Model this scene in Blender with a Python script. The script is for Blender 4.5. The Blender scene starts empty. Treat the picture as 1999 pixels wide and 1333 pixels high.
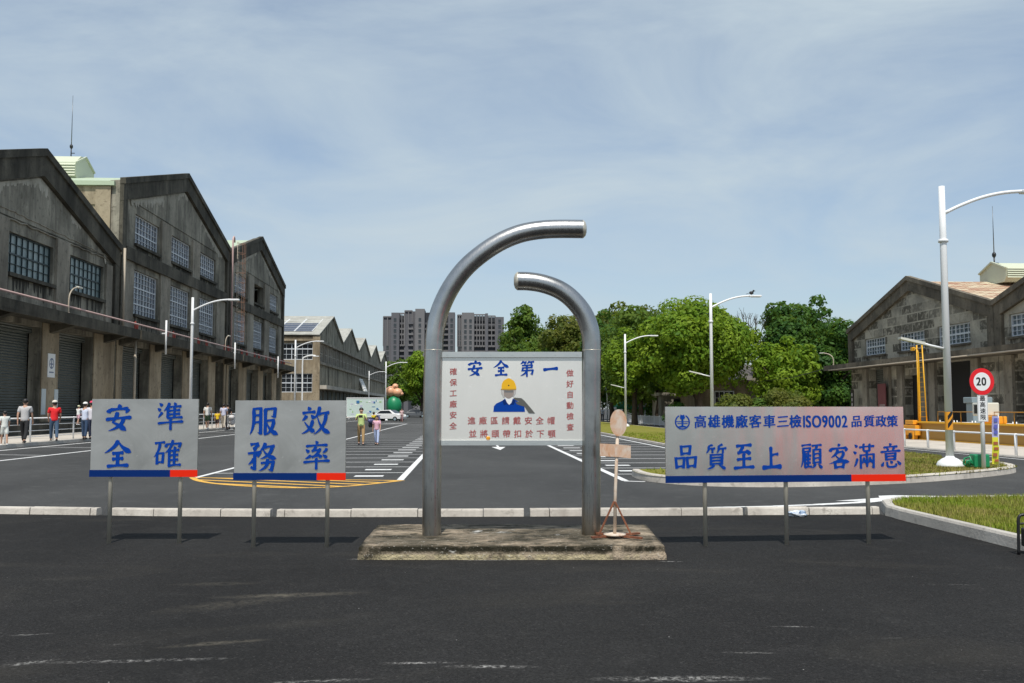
import bpy, bmesh, math, random
from math import sin, cos, pi, radians, atan, sqrt, hypot
from mathutils import Vector, Matrix, noise
from mathutils.geometry import tessellate_polygon
random.seed(7)
sc = bpy.context.scene
COL = sc.collection
# ---------------------------------------------------------------- camera
FPX, CAMH = 1880.0, 1.65
PIT = atan(130.5/FPX); YAW = atan(86.5/FPX*cos(PIT))
cd = bpy.data.cameras.new('camera'); cd.sensor_width = 36; cd.lens = 36*FPX/1999
cd.clip_end = 6000; cd.clip_start = 0.1
cam = bpy.data.objects.new('camera', cd); COL.objects.link(cam)
cam.location = (0, 0, CAMH); cam.rotation_euler = (pi/2+PIT, 0, -YAW)
sc.camera = cam
# ---------------------------------------------------------------- light
SUN_EL, SUN_AZ = radians(62), radians(-5)      # azimuth: the shadows run straight away from the camera
sl = bpy.data.lights.new('sun', 'SUN'); sl.energy = 4.2; sl.angle = radians(0.6); sl.color = (1, .955, .88)
so = bpy.data.objects.new('sun', sl); COL.objects.link(so)
sd = Vector((sin(SUN_AZ)*cos(SUN_EL), -cos(SUN_AZ)*cos(SUN_EL), sin(SUN_EL)))   # towards the sun: behind the camera, a little left
so.rotation_euler = sd.to_track_quat('Z', 'Y').to_euler(); so.location = (0, -20, 40)
sc.view_settings.view_transform = 'Standard'; sc.view_settings.look = 'None'
sc.view_settings.exposure = 0.0; sc.view_settings.gamma = 1.0
W = bpy.data.worlds.new('World'); sc.world = W; W.use_nodes = True
def build_world():
    nt = W.node_tree; N = nt.nodes; L = nt.links
    bg = N['Background']; bg.inputs[1].default_value = 0.132
    sky = N.new('ShaderNodeTexSky'); sky.sky_type = 'NISHITA'; sky.sun_disc = False
    sky.sun_elevation = SUN_EL; sky.sun_rotation = math.atan2(sd.x, sd.y)
    sky.air_density = 1.0; sky.dust_density = 1.2; sky.ozone_density = 2.0
    geo = N.new('ShaderNodeTexCoord')
    mp = N.new('ShaderNodeMapping'); mp.inputs['Scale'].default_value = (1.0, 1.0, 3.2); mp.inputs['Rotation'].default_value = (0.1, .28, .3)
    L.new(geo.outputs['Generated'], mp.inputs[0])
    n1 = N.new('ShaderNodeTexNoise'); n1.inputs['Scale'].default_value = 2.4; n1.inputs['Detail'].default_value = 9; n1.inputs['Roughness'].default_value = .58; n1.inputs['Distortion'].default_value = .5
    L.new(mp.outputs[0], n1.inputs['Vector'])
    r1 = N.new('ShaderNodeMapRange'); r1.inputs[1].default_value = .34; r1.inputs[2].default_value = .70; r1.inputs[3].default_value = .24; r1.inputs[4].default_value = .98
    L.new(n1.outputs[0], r1.inputs[0])
    mx = N.new('ShaderNodeMix'); mx.data_type = 'RGBA'
    L.new(r1.outputs[0], mx.inputs[0]); L.new(sky.outputs[0], mx.inputs[6])
    mx.inputs[7].default_value = (4.2, 4.95, 5.45, 1)
    L.new(mx.outputs[2], bg.inputs[0])
build_world()
# ---------------------------------------------------------------- helpers
OFF = {}
def thing(name, label, cat, loc=(0, 0, 0), rot=0, group=None, local=True):
    o = bpy.data.objects.new(name, None); COL.objects.link(o); o.empty_display_size = .3
    o.location = loc; o.rotation_euler = (0, 0, rot); o['label'] = label; o['category'] = cat
    if group: o['group'] = group
    OFF[o.name] = Vector((0, 0, 0)) if local else Vector(loc)
    return o
def tag(o, label=None, cat=None, group=None, kind=None):
    if label: o['label'] = label
    if cat: o['category'] = cat
    if group: o['group'] = group
    if kind: o['kind'] = kind
    return o
class MB:
    def __init__(s): s.v = []; s.f = []; s.m = []; s.sm = []; s.mi = 0; s.smooth = False
    def add(s, vs, fs, smooth=None):
        b = len(s.v); s.v += [tuple(p) for p in vs]
        for f in fs:
            s.f.append(tuple(i+b for i in f)); s.m.append(s.mi); s.sm.append(s.smooth if smooth is None else smooth)
    def box(s, a, b):
        x0, y0, z0 = a; x1, y1, z1 = b
        if x0 > x1: x0, x1 = x1, x0
        if y0 > y1: y0, y1 = y1, y0
        if z0 > z1: z0, z1 = z1, z0
        s.add([(x0,y0,z0),(x1,y0,z0),(x1,y1,z0),(x0,y1,z0),(x0,y0,z1),(x1,y0,z1),(x1,y1,z1),(x0,y1,z1)],
              [(0,3,2,1),(4,5,6,7),(0,1,5,4),(1,2,6,5),(2,3,7,6),(3,0,4,7)], False)
    def bar(s, p, q, w, d=None, up=(0, 0, 1)):
        p = Vector(p); q = Vector(q); t = (q-p).normalized(); u = Vector(up)
        if abs(t.dot(u)) > .98: u = Vector((0, 1, 0))
        a = t.cross(u).normalized()*w/2; b = a.cross(t).normalized()*(d or w)/2
        s.add([p-a-b, p+a-b, p+a+b, p-a+b, q-a-b, q+a-b, q+a+b, q-a+b],
              [(0,1,2,3),(7,6,5,4),(4,5,1,0),(5,6,2,1),(6,7,3,2),(7,4,0,3)], False)
    def tube(s, pts, r, n=12, cap=True):
        pts = [Vector(p) for p in pts]; R = r if isinstance(r, (list, tuple)) else [r]*len(pts)
        vs = []; prev = None
        for i, p in enumerate(pts):
            t = (pts[min(i+1, len(pts)-1)]-pts[max(i-1, 0)]).normalized()
            if prev is None:
                u = Vector((0, 0, 1)) if abs(t.z) < .9 else Vector((0, 1, 0)); a = t.cross(u).normalized()
            else:
                a = (prev-t*prev.dot(t)).normalized()
            prev = a; b = t.cross(a)
            for k in range(n):
                th = 2*pi*k/n; vs.append(p+(a*cos(th)+b*sin(th))*R[i])
        fs = []
        for i in range(len(pts)-1):
            for k in range(n):
                k2 = (k+1) % n; fs.append((i*n+k, i*n+k2, (i+1)*n+k2, (i+1)*n+k))
        s.add(vs, fs, True)
        if cap:
            s.add(vs[:n], [tuple(range(n-1, -1, -1))], False); s.add(vs[-n:], [tuple(range(n))], False)
    def lathe(s, prof, c=(0, 0, 0), n=16):
        vs = []
        for r, z in prof:
            for k in range(n): vs.append((c[0]+r*cos(2*pi*k/n), c[1]+r*sin(2*pi*k/n), c[2]+z))
        fs = []
        for i in range(len(prof)-1):
            for k in range(n):
                k2 = (k+1) % n; fs.append((i*n+k, i*n+k2, (i+1)*n+k2, (i+1)*n+k))
        s.add(vs, fs, True); s.add(vs[:n], [tuple(range(n-1, -1, -1))], False); s.add(vs[-n:], [tuple(range(n))], False)
    def ell(s, c, r, n=10, m=6, rot=None):
        vs = []; fs = []
        for i in range(m+1):
            ph = pi*i/m
            for k in range(n):
                th = 2*pi*k/n; p = Vector((r[0]*sin(ph)*cos(th), r[1]*sin(ph)*sin(th), r[2]*cos(ph)))
                if rot: p = rot @ p
                vs.append(p+Vector(c))
        for i in range(m):
            for k in range(n):
                k2 = (k+1) % n; fs.append((i*n+k, (i+1)*n+k, (i+1)*n+k2, i*n+k2))
        s.add(vs, fs, True)
    def prism(s, poly, fn, t0, t1):
        """polygon in 2-D, mapped by fn(u, v, depth), extruded from t0 to t1"""
        s.sheet([poly], fn, t0, t1)
    def sheet(s, loops, fn, t0, t1=None):
        tris = tessellate_polygon([[Vector((u, v, 0)) for u, v in l] for l in loops])
        flat = [p for l in loops for p in l]; n = len(flat)
        vs = [fn(u, v, t0) for u, v in flat]
        s.add(vs, [tuple(t) for t in tris], False)
        if t1 is None: return
        vs2 = [fn(u, v, t1) for u, v in flat]
        s.add(vs2, [tuple(reversed(t)) for t in tris], False)
        b = 0
        for l in loops:
            k = len(l)
            for i in range(k):
                j = (i+1) % k; s.add([vs[b+i], vs[b+j], vs2[b+j], vs2[b+i]], [(0, 1, 2, 3)], False)
            b += k
    def build(s, name, mats, parent=None, origin=None, recalc=True, bevel=0):
        me = bpy.data.meshes.new(name)
        off = Vector((0, 0, 0))
        if parent is not None:
            p = parent
            while p.parent: p = p.parent
            off = OFF.get(p.name, off)
        elif origin == 'base':
            xs = [v[0] for v in s.v]; ys = [v[1] for v in s.v]; zs = [v[2] for v in s.v]
            off = Vector(((min(xs)+max(xs))/2, (min(ys)+max(ys))/2, min(zs)))
        me.from_pydata([(v[0]-off[0], v[1]-off[1], v[2]-off[2]) for v in s.v], [], s.f)
        if not isinstance(mats, (list, tuple)): mats = [mats]
        for m in mats: me.materials.append(m)
        me.polygons.foreach_set('material_index', s.m); me.polygons.foreach_set('use_smooth', s.sm)
        if recalc:
            bm = bmesh.new(); bm.from_mesh(me); bmesh.ops.remove_doubles(bm, verts=bm.verts, dist=1e-5)
            bmesh.ops.recalc_face_normals(bm, faces=bm.faces); bm.to_mesh(me); bm.free()
        me.update()
        o = bpy.data.objects.new(name, me); COL.objects.link(o)
        if parent is not None: o.parent = parent
        elif origin == 'base': o.location = off
        if bevel:
            md = o.modifiers.new('bevel', 'BEVEL'); md.width = bevel; md.segments = 2; md.limit_method = 'ANGLE'
        return o
def copy_tree(o, parent=None):
    c = o.copy(); COL.objects.link(c)
    if parent: c.parent = parent
    for ch in list(o.children): copy_tree(ch, c)
    return c
def bake(o):
    """turn an object with modifiers into a plain mesh"""
    dg = bpy.context.evaluated_depsgraph_get(); dg.update()
    me = bpy.data.meshes.new_from_object(o.evaluated_get(dg))
    o.modifiers.clear(); o.data = me
    return o
def zg(x): return 0 if x > -7 else (.16 if x < -17.3 else .16*(-7-x)/10.3)
XW = lambda x0: (lambda u, v, t: (x0-t, u, v))          # facade facing +x, t goes inwards
XE = lambda x0: (lambda u, v, t: (x0+t, u, v))          # facade facing -x
YS = lambda y0: (lambda u, v, t: (u, y0+t, v))          # facade facing the camera
# ---------------------------------------------------------------- materials
def mat(name, col, rough=.6, metal=0, spec=.5, emit=None):
    m = bpy.data.materials.new(name); m.use_nodes = True; b = m.node_tree.nodes['Principled BSDF']
    b.inputs['Base Color'].default_value = (*col, 1); b.inputs['Roughness'].default_value = rough
    b.inputs['Metallic'].default_value = metal; b.inputs['Specular IOR Level'].default_value = spec
    return m
class NB:
    """small node builder on top of a Principled material"""
    def __init__(s, m): s.m = m; s.nt = m.node_tree; s.N = s.nt.nodes; s.L = s.nt.links; s.b = s.N['Principled BSDF']; s.tc = None
    def coord(s, kind='pos', scale=(1, 1, 1), loc=(0, 0, 0), rot=(0, 0, 0)):
        if kind == 'pos': g = s.N.new('ShaderNodeNewGeometry'); out = g.outputs['Position']
        else: g = s.N.new('ShaderNodeTexCoord'); out = g.outputs['Object']
        mp = s.N.new('ShaderNodeMapping'); mp.inputs['Scale'].default_value = scale; mp.inputs['Location'].default_value = loc; mp.inputs['Rotation'].default_value = rot
        s.L.new(out, mp.inputs[0]); return mp.outputs[0]
    def noise(s, co, scale=5, detail=6, rough=.55, dist=0):
        n = s.N.new('ShaderNodeTexNoise'); n.inputs['Scale'].default_value = scale; n.inputs['Detail'].default_value = detail
        n.inputs['Roughness'].default_value = rough; n.inputs['Distortion'].default_value = dist; s.L.new(co, n.inputs['Vector']); return n.outputs[0]
    def voro(s, co, scale, feat='F1', out='Distance'):
        n = s.N.new('ShaderNodeTexVoronoi'); n.feature = feat; n.inputs['Scale'].default_value = scale; s.L.new(co, n.inputs['Vector']); return n.outputs[out]
    def rng(s, v, a, b, c=0, d=1):
        n = s.N.new('ShaderNodeMapRange'); s.L.new(v, n.inputs[0])
        for i, x in enumerate((a, b, c, d)): n.inputs[i+1].default_value = x
        return n.outputs[0]
    def mul(s, a, b, op='MULTIPLY'):
        n = s.N.new('ShaderNodeMath'); n.operation = op
        for i, x in enumerate((a, b)):
            if isinstance(x, (int, float)): n.inputs[i].default_value = x
            else: s.L.new(x, n.inputs[i])
        return n.outputs[0]
    def mix(s, f, a, b, mode='MIX'):
        n = s.N.new('ShaderNodeMix'); n.data_type = 'RGBA'; n.blend_type = mode
        if isinstance(f, (int, float)): n.inputs[0].default_value = f
        else: s.L.new(f, n.inputs[0])
        for i, x in ((6, a), (7, b)):
            if isinstance(x, tuple): n.inputs[i].default_value = (*x, 1)
            else: s.L.new(x, n.inputs[i])
        return n.outputs[2]
    def sep(s, co, ax):
        n = s.N.new('ShaderNodeSeparateXYZ'); s.L.new(co, n.inputs[0]); return n.outputs[ax]
    def col(s, c): s.L.new(c, s.b.inputs['Base Color'])
    def rough(s, v): s.L.new(v, s.b.inputs['Roughness'])
    def bump(s, v, strength=.3, dist=.02):
        n = s.N.new('ShaderNodeBump'); n.inputs['Strength'].default_value = strength; n.inputs['Distance'].default_value = dist
        s.L.new(v, n.inputs['Height']); s.L.new(n.outputs[0], s.b.inputs['Normal'])
def concrete(name, dark, mid, light, cover=.5, streak=.55, scale=1.0, kind='pos', rough=.9):
    dark, mid, light = [(x*1.04, y*1.0, z*.93) for x, y, z in (dark, mid, light)]
    m = mat(name, mid, rough, 0, .25); q = NB(m)
    co = q.coord(kind, (scale,)*3); cs = q.coord(kind, (1.0*scale, 1.0*scale, .13*scale))
    n1 = q.noise(co, .35, 8, .62, .6); n2 = q.noise(cs, 1.0, 7, .66, .5); n6 = q.noise(q.coord(kind, (.33*scale, .33*scale, .09*scale), (5, 3, 2)), 1.0, 7, .68, .8); n3 = q.noise(co, 3.5, 6, .6); n4 = q.noise(co, 14, 4, .7)
    c = q.mix(q.rng(n1, .5-.3*cover, .78-.3*cover), light, mid)
    c = q.mix(q.mul(q.rng(n2, .42, .66), streak), c, dark)
    c = q.mix(q.mul(q.rng(n6, .5, .62), streak*.8), c, dark); c = q.mix(q.mul(q.rng(n6, .46, .36), streak*.6), c, light)
    c = q.mix(q.mul(q.rng(n3, .56, .68), .55), c, dark)
    c = q.mix(q.rng(n4, .3, .8, 0, .35), c, mid)
    q.col(c); q.bump(q.mul(n3, n4), .35, .04)
    return m
M = {}
# stains on the new asphalt: x, y, angle, half length, half width, 1 = tan dust / 0 = pale scuff, strength
SMEARS = [(-1.55, 8.72, .12, .75, .12, 1, .9), (-2.0, 8.35, .55, .75, .22, 1, .4), (-1.77, 6.98, .28, .42, .07, 1, .9), (-.34, 6.39, .02, .30, .035, 0, .9), (.15, 6.28, -.08, .36, .045, 0, .9), (1.3, 5.95, -.03, .6, .08, 0, .8), (-2.15, 6.53, .05, .75, .05, 0, .6), (-2.85, 6.5, .5, .22, .05, 0, .8), (-2.35, 9.3, .05, .5, .12, 1, .35), (1.9, 6.55, -.1, .2, .03, 0, .7), (-3.2, 7.3, .2, .2, .03, 0, .5), (-1.2, 10.74, .1, .14, .035, 0, 1), (2.2, 10.42, -.1, .16, .03, 0, 1), (.3, 10.6, .0, .5, .03, 0, .8), (2.5, 7.3, -.1, .25, .025, 0, .6), (-.9, 6.0, .1, .4, .04, 0, .6)]
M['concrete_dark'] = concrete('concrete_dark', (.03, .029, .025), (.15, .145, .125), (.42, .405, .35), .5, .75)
M['lime_stain'] = concrete('lime_stain', (.20, .195, .17), (.36, .35, .31), (.50, .49, .45), .4, .3, 2)
M['soot_stain'] = concrete('soot_stain', (.012, .012, .011), (.035, .034, .03), (.07, .068, .06), .4, .3, 2)
M['concrete_mid'] = concrete('concrete_mid', (.045, .044, .038), (.19, .184, .16), (.40, .388, .34), .4, .75)
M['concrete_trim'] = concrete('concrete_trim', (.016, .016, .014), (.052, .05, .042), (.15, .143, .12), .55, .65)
M['concrete_pale'] = concrete('concrete_pale', (.05, .046, .04), (.23, .215, .185), (.38, .36, .315), .42, .55)
M['concrete_beige'] = concrete('concrete_beige', (.07, .055, .04), (.27, .225, .16), (.40, .35, .27), .5, .55)
M['concrete_east'] = concrete('concrete_east', (.04, .037, .03), (.27, .24, .185), (.56, .50, .38), .2, .45, 1.0)
def east_stone():
    m = mat('concrete_east', (.3, .27, .2), .92, 0, .2); q = NB(m); co = q.coord('pos')
    sw = q.N.new('ShaderNodeCombineXYZ'); q.L.new(q.sep(co, 1), sw.inputs[0]); q.L.new(q.sep(co, 2), sw.inputs[1])
    br = q.N.new('ShaderNodeTexBrick'); q.L.new(sw.outputs[0], br.inputs[0]); br.inputs['Scale'].default_value = 1; br.inputs['Brick Width'].default_value = 1.55; br.inputs['Row Height'].default_value = .62; br.inputs['Mortar Size'].default_value = .05; br.inputs['Mortar Smooth'].default_value = .4; br.inputs['Bias'].default_value = 0
    br.inputs[1].default_value = (0, 0, 0, 1); br.inputs[2].default_value = (1, 1, 1, 1); br.inputs[3].default_value = (.5, .5, .5, 1)
    n1 = q.noise(co, .5, 6, .6, .6); n2 = q.noise(co, 2.4, 7, .68, .5); n3 = q.noise(co, 9, 5, .7)
    base = q.mix(q.rng(n1, .4, .62), (.45, .415, .335), (.26, .245, .205)); base = q.mix(q.mul(q.rng(n3, .55, .7), .5), base, (.09, .08, .06))
    dk = q.mix(q.rng(n3, .3, .7), (.05, .046, .038), (.12, .11, .085))
    f = q.mul(q.rng(br.outputs['Color'], .25, .6), q.rng(n2, .36, .50)); f = q.mul(f, q.rng(br.outputs['Fac'], .6, .0))
    c = q.mix(q.mul(f, .9), base, dk); c = q.mix(q.mul(q.rng(n2, .58, .7), .6), c, (.045, .042, .034)); q.col(c); q.bump(n2, .4, .05); return m
M['concrete_east'] = east_stone()
M['concrete_east_trim'] = concrete('concrete_east_trim', (.022, .021, .019), (.085, .078, .066), (.24, .215, .175), .5, .5)
M['board_grey'] = concrete('board_grey', (.075, .072, .06), (.28, .27, .225), (.42, .405, .345), .45, .9, 1.2)
M['canopy_white'] = concrete('canopy_white', (.12, .11, .1), (.42, .40, .36), (.58, .56, .52), .4, .3)
M['kerb_white'] = concrete('kerb_white', (.16, .145, .13), (.48, .455, .43), (.66, .64, .61), .4, .35, 2.2)
M['kerb_grey'] = concrete('kerb_grey', (.2, .19, .18), (.40, .39, .38), (.52, .51, .49), .4, .2, 1.6)
M['pavement'] = concrete('pavement', (.24, .22, .2), (.42, .40, .37), (.55, .52, .49), .4, 0, 1.2)
M['white'] = mat('white_paint', (.78, .79, .79), .35)
M['offwhite'] = mat('cream_paint', (.62, .62, .55), .5)
M['black'] = mat('black_paint', (.012, .012, .013), .4)
M['interior_shade'] = mat('painted_interior_shade', (.012, .012, .012), .9)  # near-black paint standing for the shade inside open doorways and windows
M['yellow'] = mat('yellow_paint', (.80, .42, .015), .42)
M['ochre'] = mat('ochre_paint', (.40, .215, .035), .55)
M['orange'] = mat('orange_paint', (.80, .34, .02), .45)
M['blue'] = mat('blue_paint', (.0, .046, .31), .6, 0, .15)
M['deep_blue'] = mat('deep_blue_film', (.0, .022, .14), .6, 0, .15)
M['red'] = mat('red_film', (.80, .022, .004), .6, 0, .15)
M['pink_red'] = mat('faded_red_paint', (.36, .075, .07), .5)
M['sign_red'] = mat('sign_red', (.72, .012, .02), .35)
M['pipe_pink'] = mat('pinkish_pipe', (.52, .36, .33), .5)
M['pipe_red'] = mat('red_bracket', (.42, .07, .05), .6)
M['pipe_tan'] = mat('tan_pipe', (.42, .36, .28), .6)
M['green_roof'] = mat('pale_green_sheet', (.42, .50, .36), .55)
M['louvre'] = mat('pale_cream_green_sheet', (.55, .58, .44), .5)
M['grey_roof'] = concrete('pale_grey_sheet', (.16, .16, .15), (.36, .37, .35), (.46, .47, .45), .4, .5, 1, 'pos', .6)
M['added_red'] = mat('added_red_tarpaulin', (.90, .10, .09), .5)  # for the unseen stack added to redden the wide sign's reflection
M['green'] = mat('green_plastic', (.01, .22, .09), .4)
M['peach'] = mat('peach_vinyl', (.72, .38, .22), .4)
M['tarp_green'] = mat('tarp_green', (.015, .25, .10), .6)
M['tyre'] = mat('tyre_rubber', (.015, .015, .015), .8)
M['glass_dark'] = mat('dark_glass', (.02, .025, .03), .08, 0, .8)
M['frame_white'] = mat('window_frame_white', (.62, .65, .68), .5)
M['frame_dark'] = mat('window_frame_dark', (.02, .035, .04), .5)
M['skin'] = mat('skin', (.46, .27, .185), .6)
M['hair'] = mat('black_hair', (.012, .010, .009), .5)
M['purple'] = mat('lilac_print', (.38, .38, .62), .5)
M['lime'] = mat('yellow_green_print', (.62, .60, .03), .5)
M['brown_red'] = mat('brown_red_board', (.16, .045, .05), .6)
M['grey_box'] = mat('pale_blue_grey_steel', (.26, .34, .38), .5)
M['dark_board'] = mat('dark_wood_board', (.03, .022, .02), .6)
def glassy(name, c1, c2, scale, rough=.15):
    m = mat(name, c1, rough, 0, .6); q = NB(m); co = q.coord('pos')
    v = q.voro(co, scale, 'F1', 'Color'); q.col(q.mix(q.sep(v, 0), c1, c2)); return m
M['pane_frost'] = glassy('frosted_panes', (.17, .23, .235), (.30, .365, .36), .9, .35)
M['pane_blue'] = glassy('blue_grey_panes', (.012, .017, .026), (.09, .11, .15), 1.1, .2)
M['pane_east'] = glassy('pale_blue_panes', (.04, .06, .075), (.15, .19, .22), 1.3, .2)
def shutter():
    m = mat('roller_shutter', (.075, .083, .075), .55, .0); q = NB(m); co = q.coord('pos'); z = q.sep(co, 2)
    w = q.mul(q.mul(z, 42.0), 0, 'ADD'); n = q.N.new('ShaderNodeMath'); n.operation = 'SINE'; q.L.new(w, n.inputs[0])
    nn = q.noise(q.coord('pos', (1, 1, .3)), .8); q.col(q.mix(nn, (.09, .10, .09), (.16, .172, .155))); q.bump(n.outputs[0], .9, .05); return m
M['shutter'] = shutter()
def asphalt(name, lo, hi, dust, scuffs=True):
    m = mat(name, lo, .92, 0, .12); q = NB(m); co = q.coord('pos'); big = q.coord('pos', (1, .45, 1))
    n1 = q.noise(big, .22, 5, .55, .5); n2 = q.noise(co, 2.2, 6, .65); n3 = q.noise(co, 70, 3, .7); v = q.voro(co, 75, 'F1', 'Color')
    c = q.mix(q.rng(n1, .38, .62), lo, hi)
    c = q.mix(q.mul(q.rng(n2, .52, .75), .5), c, tuple(x*1.5 for x in hi))
    c = q.mix(q.rng(q.sep(v, 0), .0, 1, 0, .6 if scuffs else .35), c, tuple(x*.4 for x in lo))
    c = q.mix(q.mul(q.rng(q.sep(v, 1), .95, .98), .10), c, (.2, .19, .18))
    if scuffs:
        d = q.noise(q.coord('pos', (.35, .8, 1), (3.1, 1.7, 0), (0, 0, .35)), .7, 5, .6, 1.2)
        c = q.mix(q.mul(q.rng(d, .54, .74), .14), c, dust)
        for px, py, ang, sx_, sy_, col_, k_ in SMEARS:
            g = q.N.new('ShaderNodeTexGradient'); g.gradient_type = 'SPHERICAL'; gg = q.N.new('ShaderNodeNewGeometry'); mp = q.N.new('ShaderNodeMapping'); mp.vector_type = 'TEXTURE'
            mp.inputs['Location'].default_value = (px, py, .005); mp.inputs['Rotation'].default_value = (0, 0, ang); mp.inputs['Scale'].default_value = (sx_, sy_, 1); q.L.new(gg.outputs['Position'], mp.inputs[0]); q.L.new(mp.outputs[0], g.inputs[0])
            nz = q.noise(co, 9 if col_ else 22, 4, .75); c = q.mix(q.mul(q.mul(q.rng(g.outputs[0], 0, .8), q.rng(nz, .36 if col_ else .46, .66)), k_), c, dust if col_ else (.42, .41, .39))
        s1 = q.noise(q.coord('pos', (.55, 7, 1), (0, 0, 0), (0, 0, .12)), 1.3, 4, .7, .3); s2 = q.noise(co, 16, 3, .8)
        c = q.mix(q.mul(q.mul(q.rng(s1, .66, .76), q.rng(s2, .48, .66)), .5), c, (.36, .35, .33))
        sp = q.voro(co, 5.5, 'F1', 'Distance'); spn = q.voro(co, 5.5, 'F1', 'Color')
        c = q.mix(q.mul(q.rng(sp, .045, .03), q.rng(q.sep(spn, 2), .80, .84)), c, (.5, .49, .47))
    q.col(c); q.rough(q.rng(n2, .3, .8, .82, .97)); q.bump(q.mul(q.sep(v, 0), n3), .8, .012); return m
M['asphalt'] = asphalt('asphalt', (.058, .059, .059), (.086, .087, .086), (.14, .13, .11), False)
M['asphalt_new'] = asphalt('new_asphalt', (.020, .0195, .0192), (.034, .0333, .0325), (.12, .108, .085), True)
def linepaint(name, c1, c2):
    m = mat(name, c1, .7); q = NB(m); co = q.coord('pos'); n = q.noise(co, 7, 5, .7); q.col(q.mix(q.rng(n, .52, .74), c1, c2)); return m
M['line_white'] = linepaint('white_line_paint', (.72, .72, .71), (.28, .28, .27))
M['line_yellow'] = linepaint('yellow_line_paint', (.72, .40, .06), (.45, .27, .08))
def steel():
    m = mat('brushed_steel_tube', (.40, .40, .39), .3, 1); q = NB(m); co = q.coord('obj', (1, 1, 1)); a = q.noise(co, 1.6, 5, .6, .5); b = q.noise(q.coord('obj', (40, 40, 2)), 2, 4, .6)
    c = q.mix(q.rng(a, .35, .7), (.34, .345, .34), (.56, .55, .53)); z = q.sep(co, 2)
    c = q.mix(q.mul(q.rng(z, .75, .15), q.rng(a, .3, .6)), c, (.26, .22, .17)); q.col(c)
    q.rough(q.rng(b, .3, .7, .25, .36)); return m
M['steel_tube'] = steel()
def plate(name, c1, c2, r0, r1, wav=.25, metal=1, aniso=0):
    m = mat(name, c1, .35, metal); q = NB(m)
    if aniso:
        q.b.inputs['Anisotropic'].default_value = aniso; q.b.inputs['Anisotropic Rotation'].default_value = .25; cv = q.N.new('ShaderNodeCombineXYZ'); cv.inputs[0].default_value = cos(YAW); cv.inputs[1].default_value = -sin(YAW); q.L.new(cv.outputs[0], q.b.inputs['Tangent'])
    a = q.noise(q.coord('obj', (1.2, 1.2, 1.2)), 1.2, 6, .6, .8); b = q.noise(q.coord('obj', (60, 60, 1.2)), 2, 3, .6); g = q.noise(q.coord('obj', (2.5, 1, .7)), .9, 2, .4)
    sp = q.noise(q.coord('obj', (6, 6, 6)), 3, 6, .7)
    c = q.mix(q.rng(a, .3, .7), c1, c2); c = q.mix(q.mul(q.rng(sp, .62, .72), .5), c, tuple(x*1.35 for x in c2)); q.col(c); q.rough(q.rng(b, .3, .7, r0, r1)); q.bump(g, wav, .05); return m
M['plate_sign'] = plate('galvanised_sign_sheet', (.43, .425, .40), (.62, .61, .575), .40, .46, .25, .8)
M['plate_board'] = plate('brushed_board_sheet', (.80, .78, .73), (.86, .84, .79), .235, .25, .04, .72, .85)
M['plate_wide'] = plate('buckled_sign_sheet', (.64, .635, .60), (.72, .715, .68), .22, .26, .5, .85)
M['post_steel'] = mat('sign_post_steel', (.62, .58, .48), .36, .45)
M['rail_steel'] = plate('zinc_rail', (.50, .54, .54), (.62, .64, .62), .4, .5, .1, .7)
def rust(name, a, b, c_, t=.5):
    m = mat(name, a, .8, 0, .3); q = NB(m); n = q.noise(q.coord('obj'), 5, 7, .65, .8); n2 = q.noise(q.coord('obj', (1, 1, .3)), 22, 4, .7)
    c = q.mix(q.rng(n, t-.14, t+.1), a, b); c = q.mix(q.mul(q.rng(n2, .55, .7), .6), c, c_); q.col(c); q.bump(n2, .3, .004); return m
M['rust_sign'] = rust('rusted_white_sign', (.62, .52, .43), (.56, .30, .16), (.42, .17, .07), .5)
M['rust_pole'] = rust('rusted_white_pole', (.66, .57, .47), (.55, .38, .25), (.30, .12, .06), .58)
M['rust_dark'] = rust('dark_rust', (.15, .055, .03), (.26, .10, .05), (.06, .03, .02), .5)
def plinth_mat():
    m = mat('mossy_plinth', (.3, .25, .17), .95, 0, .2); q = NB(m); co = q.coord('obj'); n1 = q.noise(co, 1.3, 7, .65, 1.0); n2 = q.noise(co, 9, 6, .7); n3 = q.noise(q.coord('obj', (1, 2.2, 1)), 3.2, 6, .65); z = q.sep(co, 2)
    c = q.mix(q.rng(n1, .35, .62), (.17, .145, .105), (.43, .345, .25)); c = q.mix(q.mul(q.rng(n3, .50, .60), .9), c, (.045, .04, .026))
    band = q.mul(q.rng(z, .07, .10), q.rng(z, .165, .145)); c = q.mix(q.mul(band, q.rng(n1, .70, .52)), c, (.022, .020, .012))
    low = q.rng(z, .07, .05); c = q.mix(q.mul(low, q.rng(n1, .56, .46)), c, (.48, .41, .25)); c = q.mix(q.mul(q.rng(n2, .54, .66), .6), c, (.05, .045, .03)); n5 = q.noise(co, 30, 3, .7); c = q.mix(q.mul(q.rng(n5, .6, .7), .6), c, (.55, .52, .45)); pw = q.noise(q.coord('obj', (1.4, 1, 4), (2.2, 0, 0)), 1.1, 5, .6); c = q.mix(q.mul(q.rng(pw, .66, .72), .9), c, (.62, .61, .57))
    q.col(c); q.bump(q.mul(n2, n5, 'ADD'), .9, .03); return m
M['plinth'] = plinth_mat()
def turf(name, a, b, c_):
    m = mat(name, a, .95, 0, .1); q = NB(m); n = q.noise(q.coord('pos'), .8, 6, .65); n2 = q.noise(q.coord('pos'), 22, 4, .75); c = q.mix(q.rng(n, .35, .65), a, b); q.col(q.mix(q.mul(q.rng(n2, .45, .65), .7), c, c_)); q.bump(n2, .8, .05); return m
M['turf'] = turf('lawn_turf', (.19, .19, .03), (.26, .23, .055), (.10, .12, .018))
M['turf_dry'] = turf('dry_turf', (.15, .15, .035), (.24, .19, .085), (.08, .085, .02))
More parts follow.
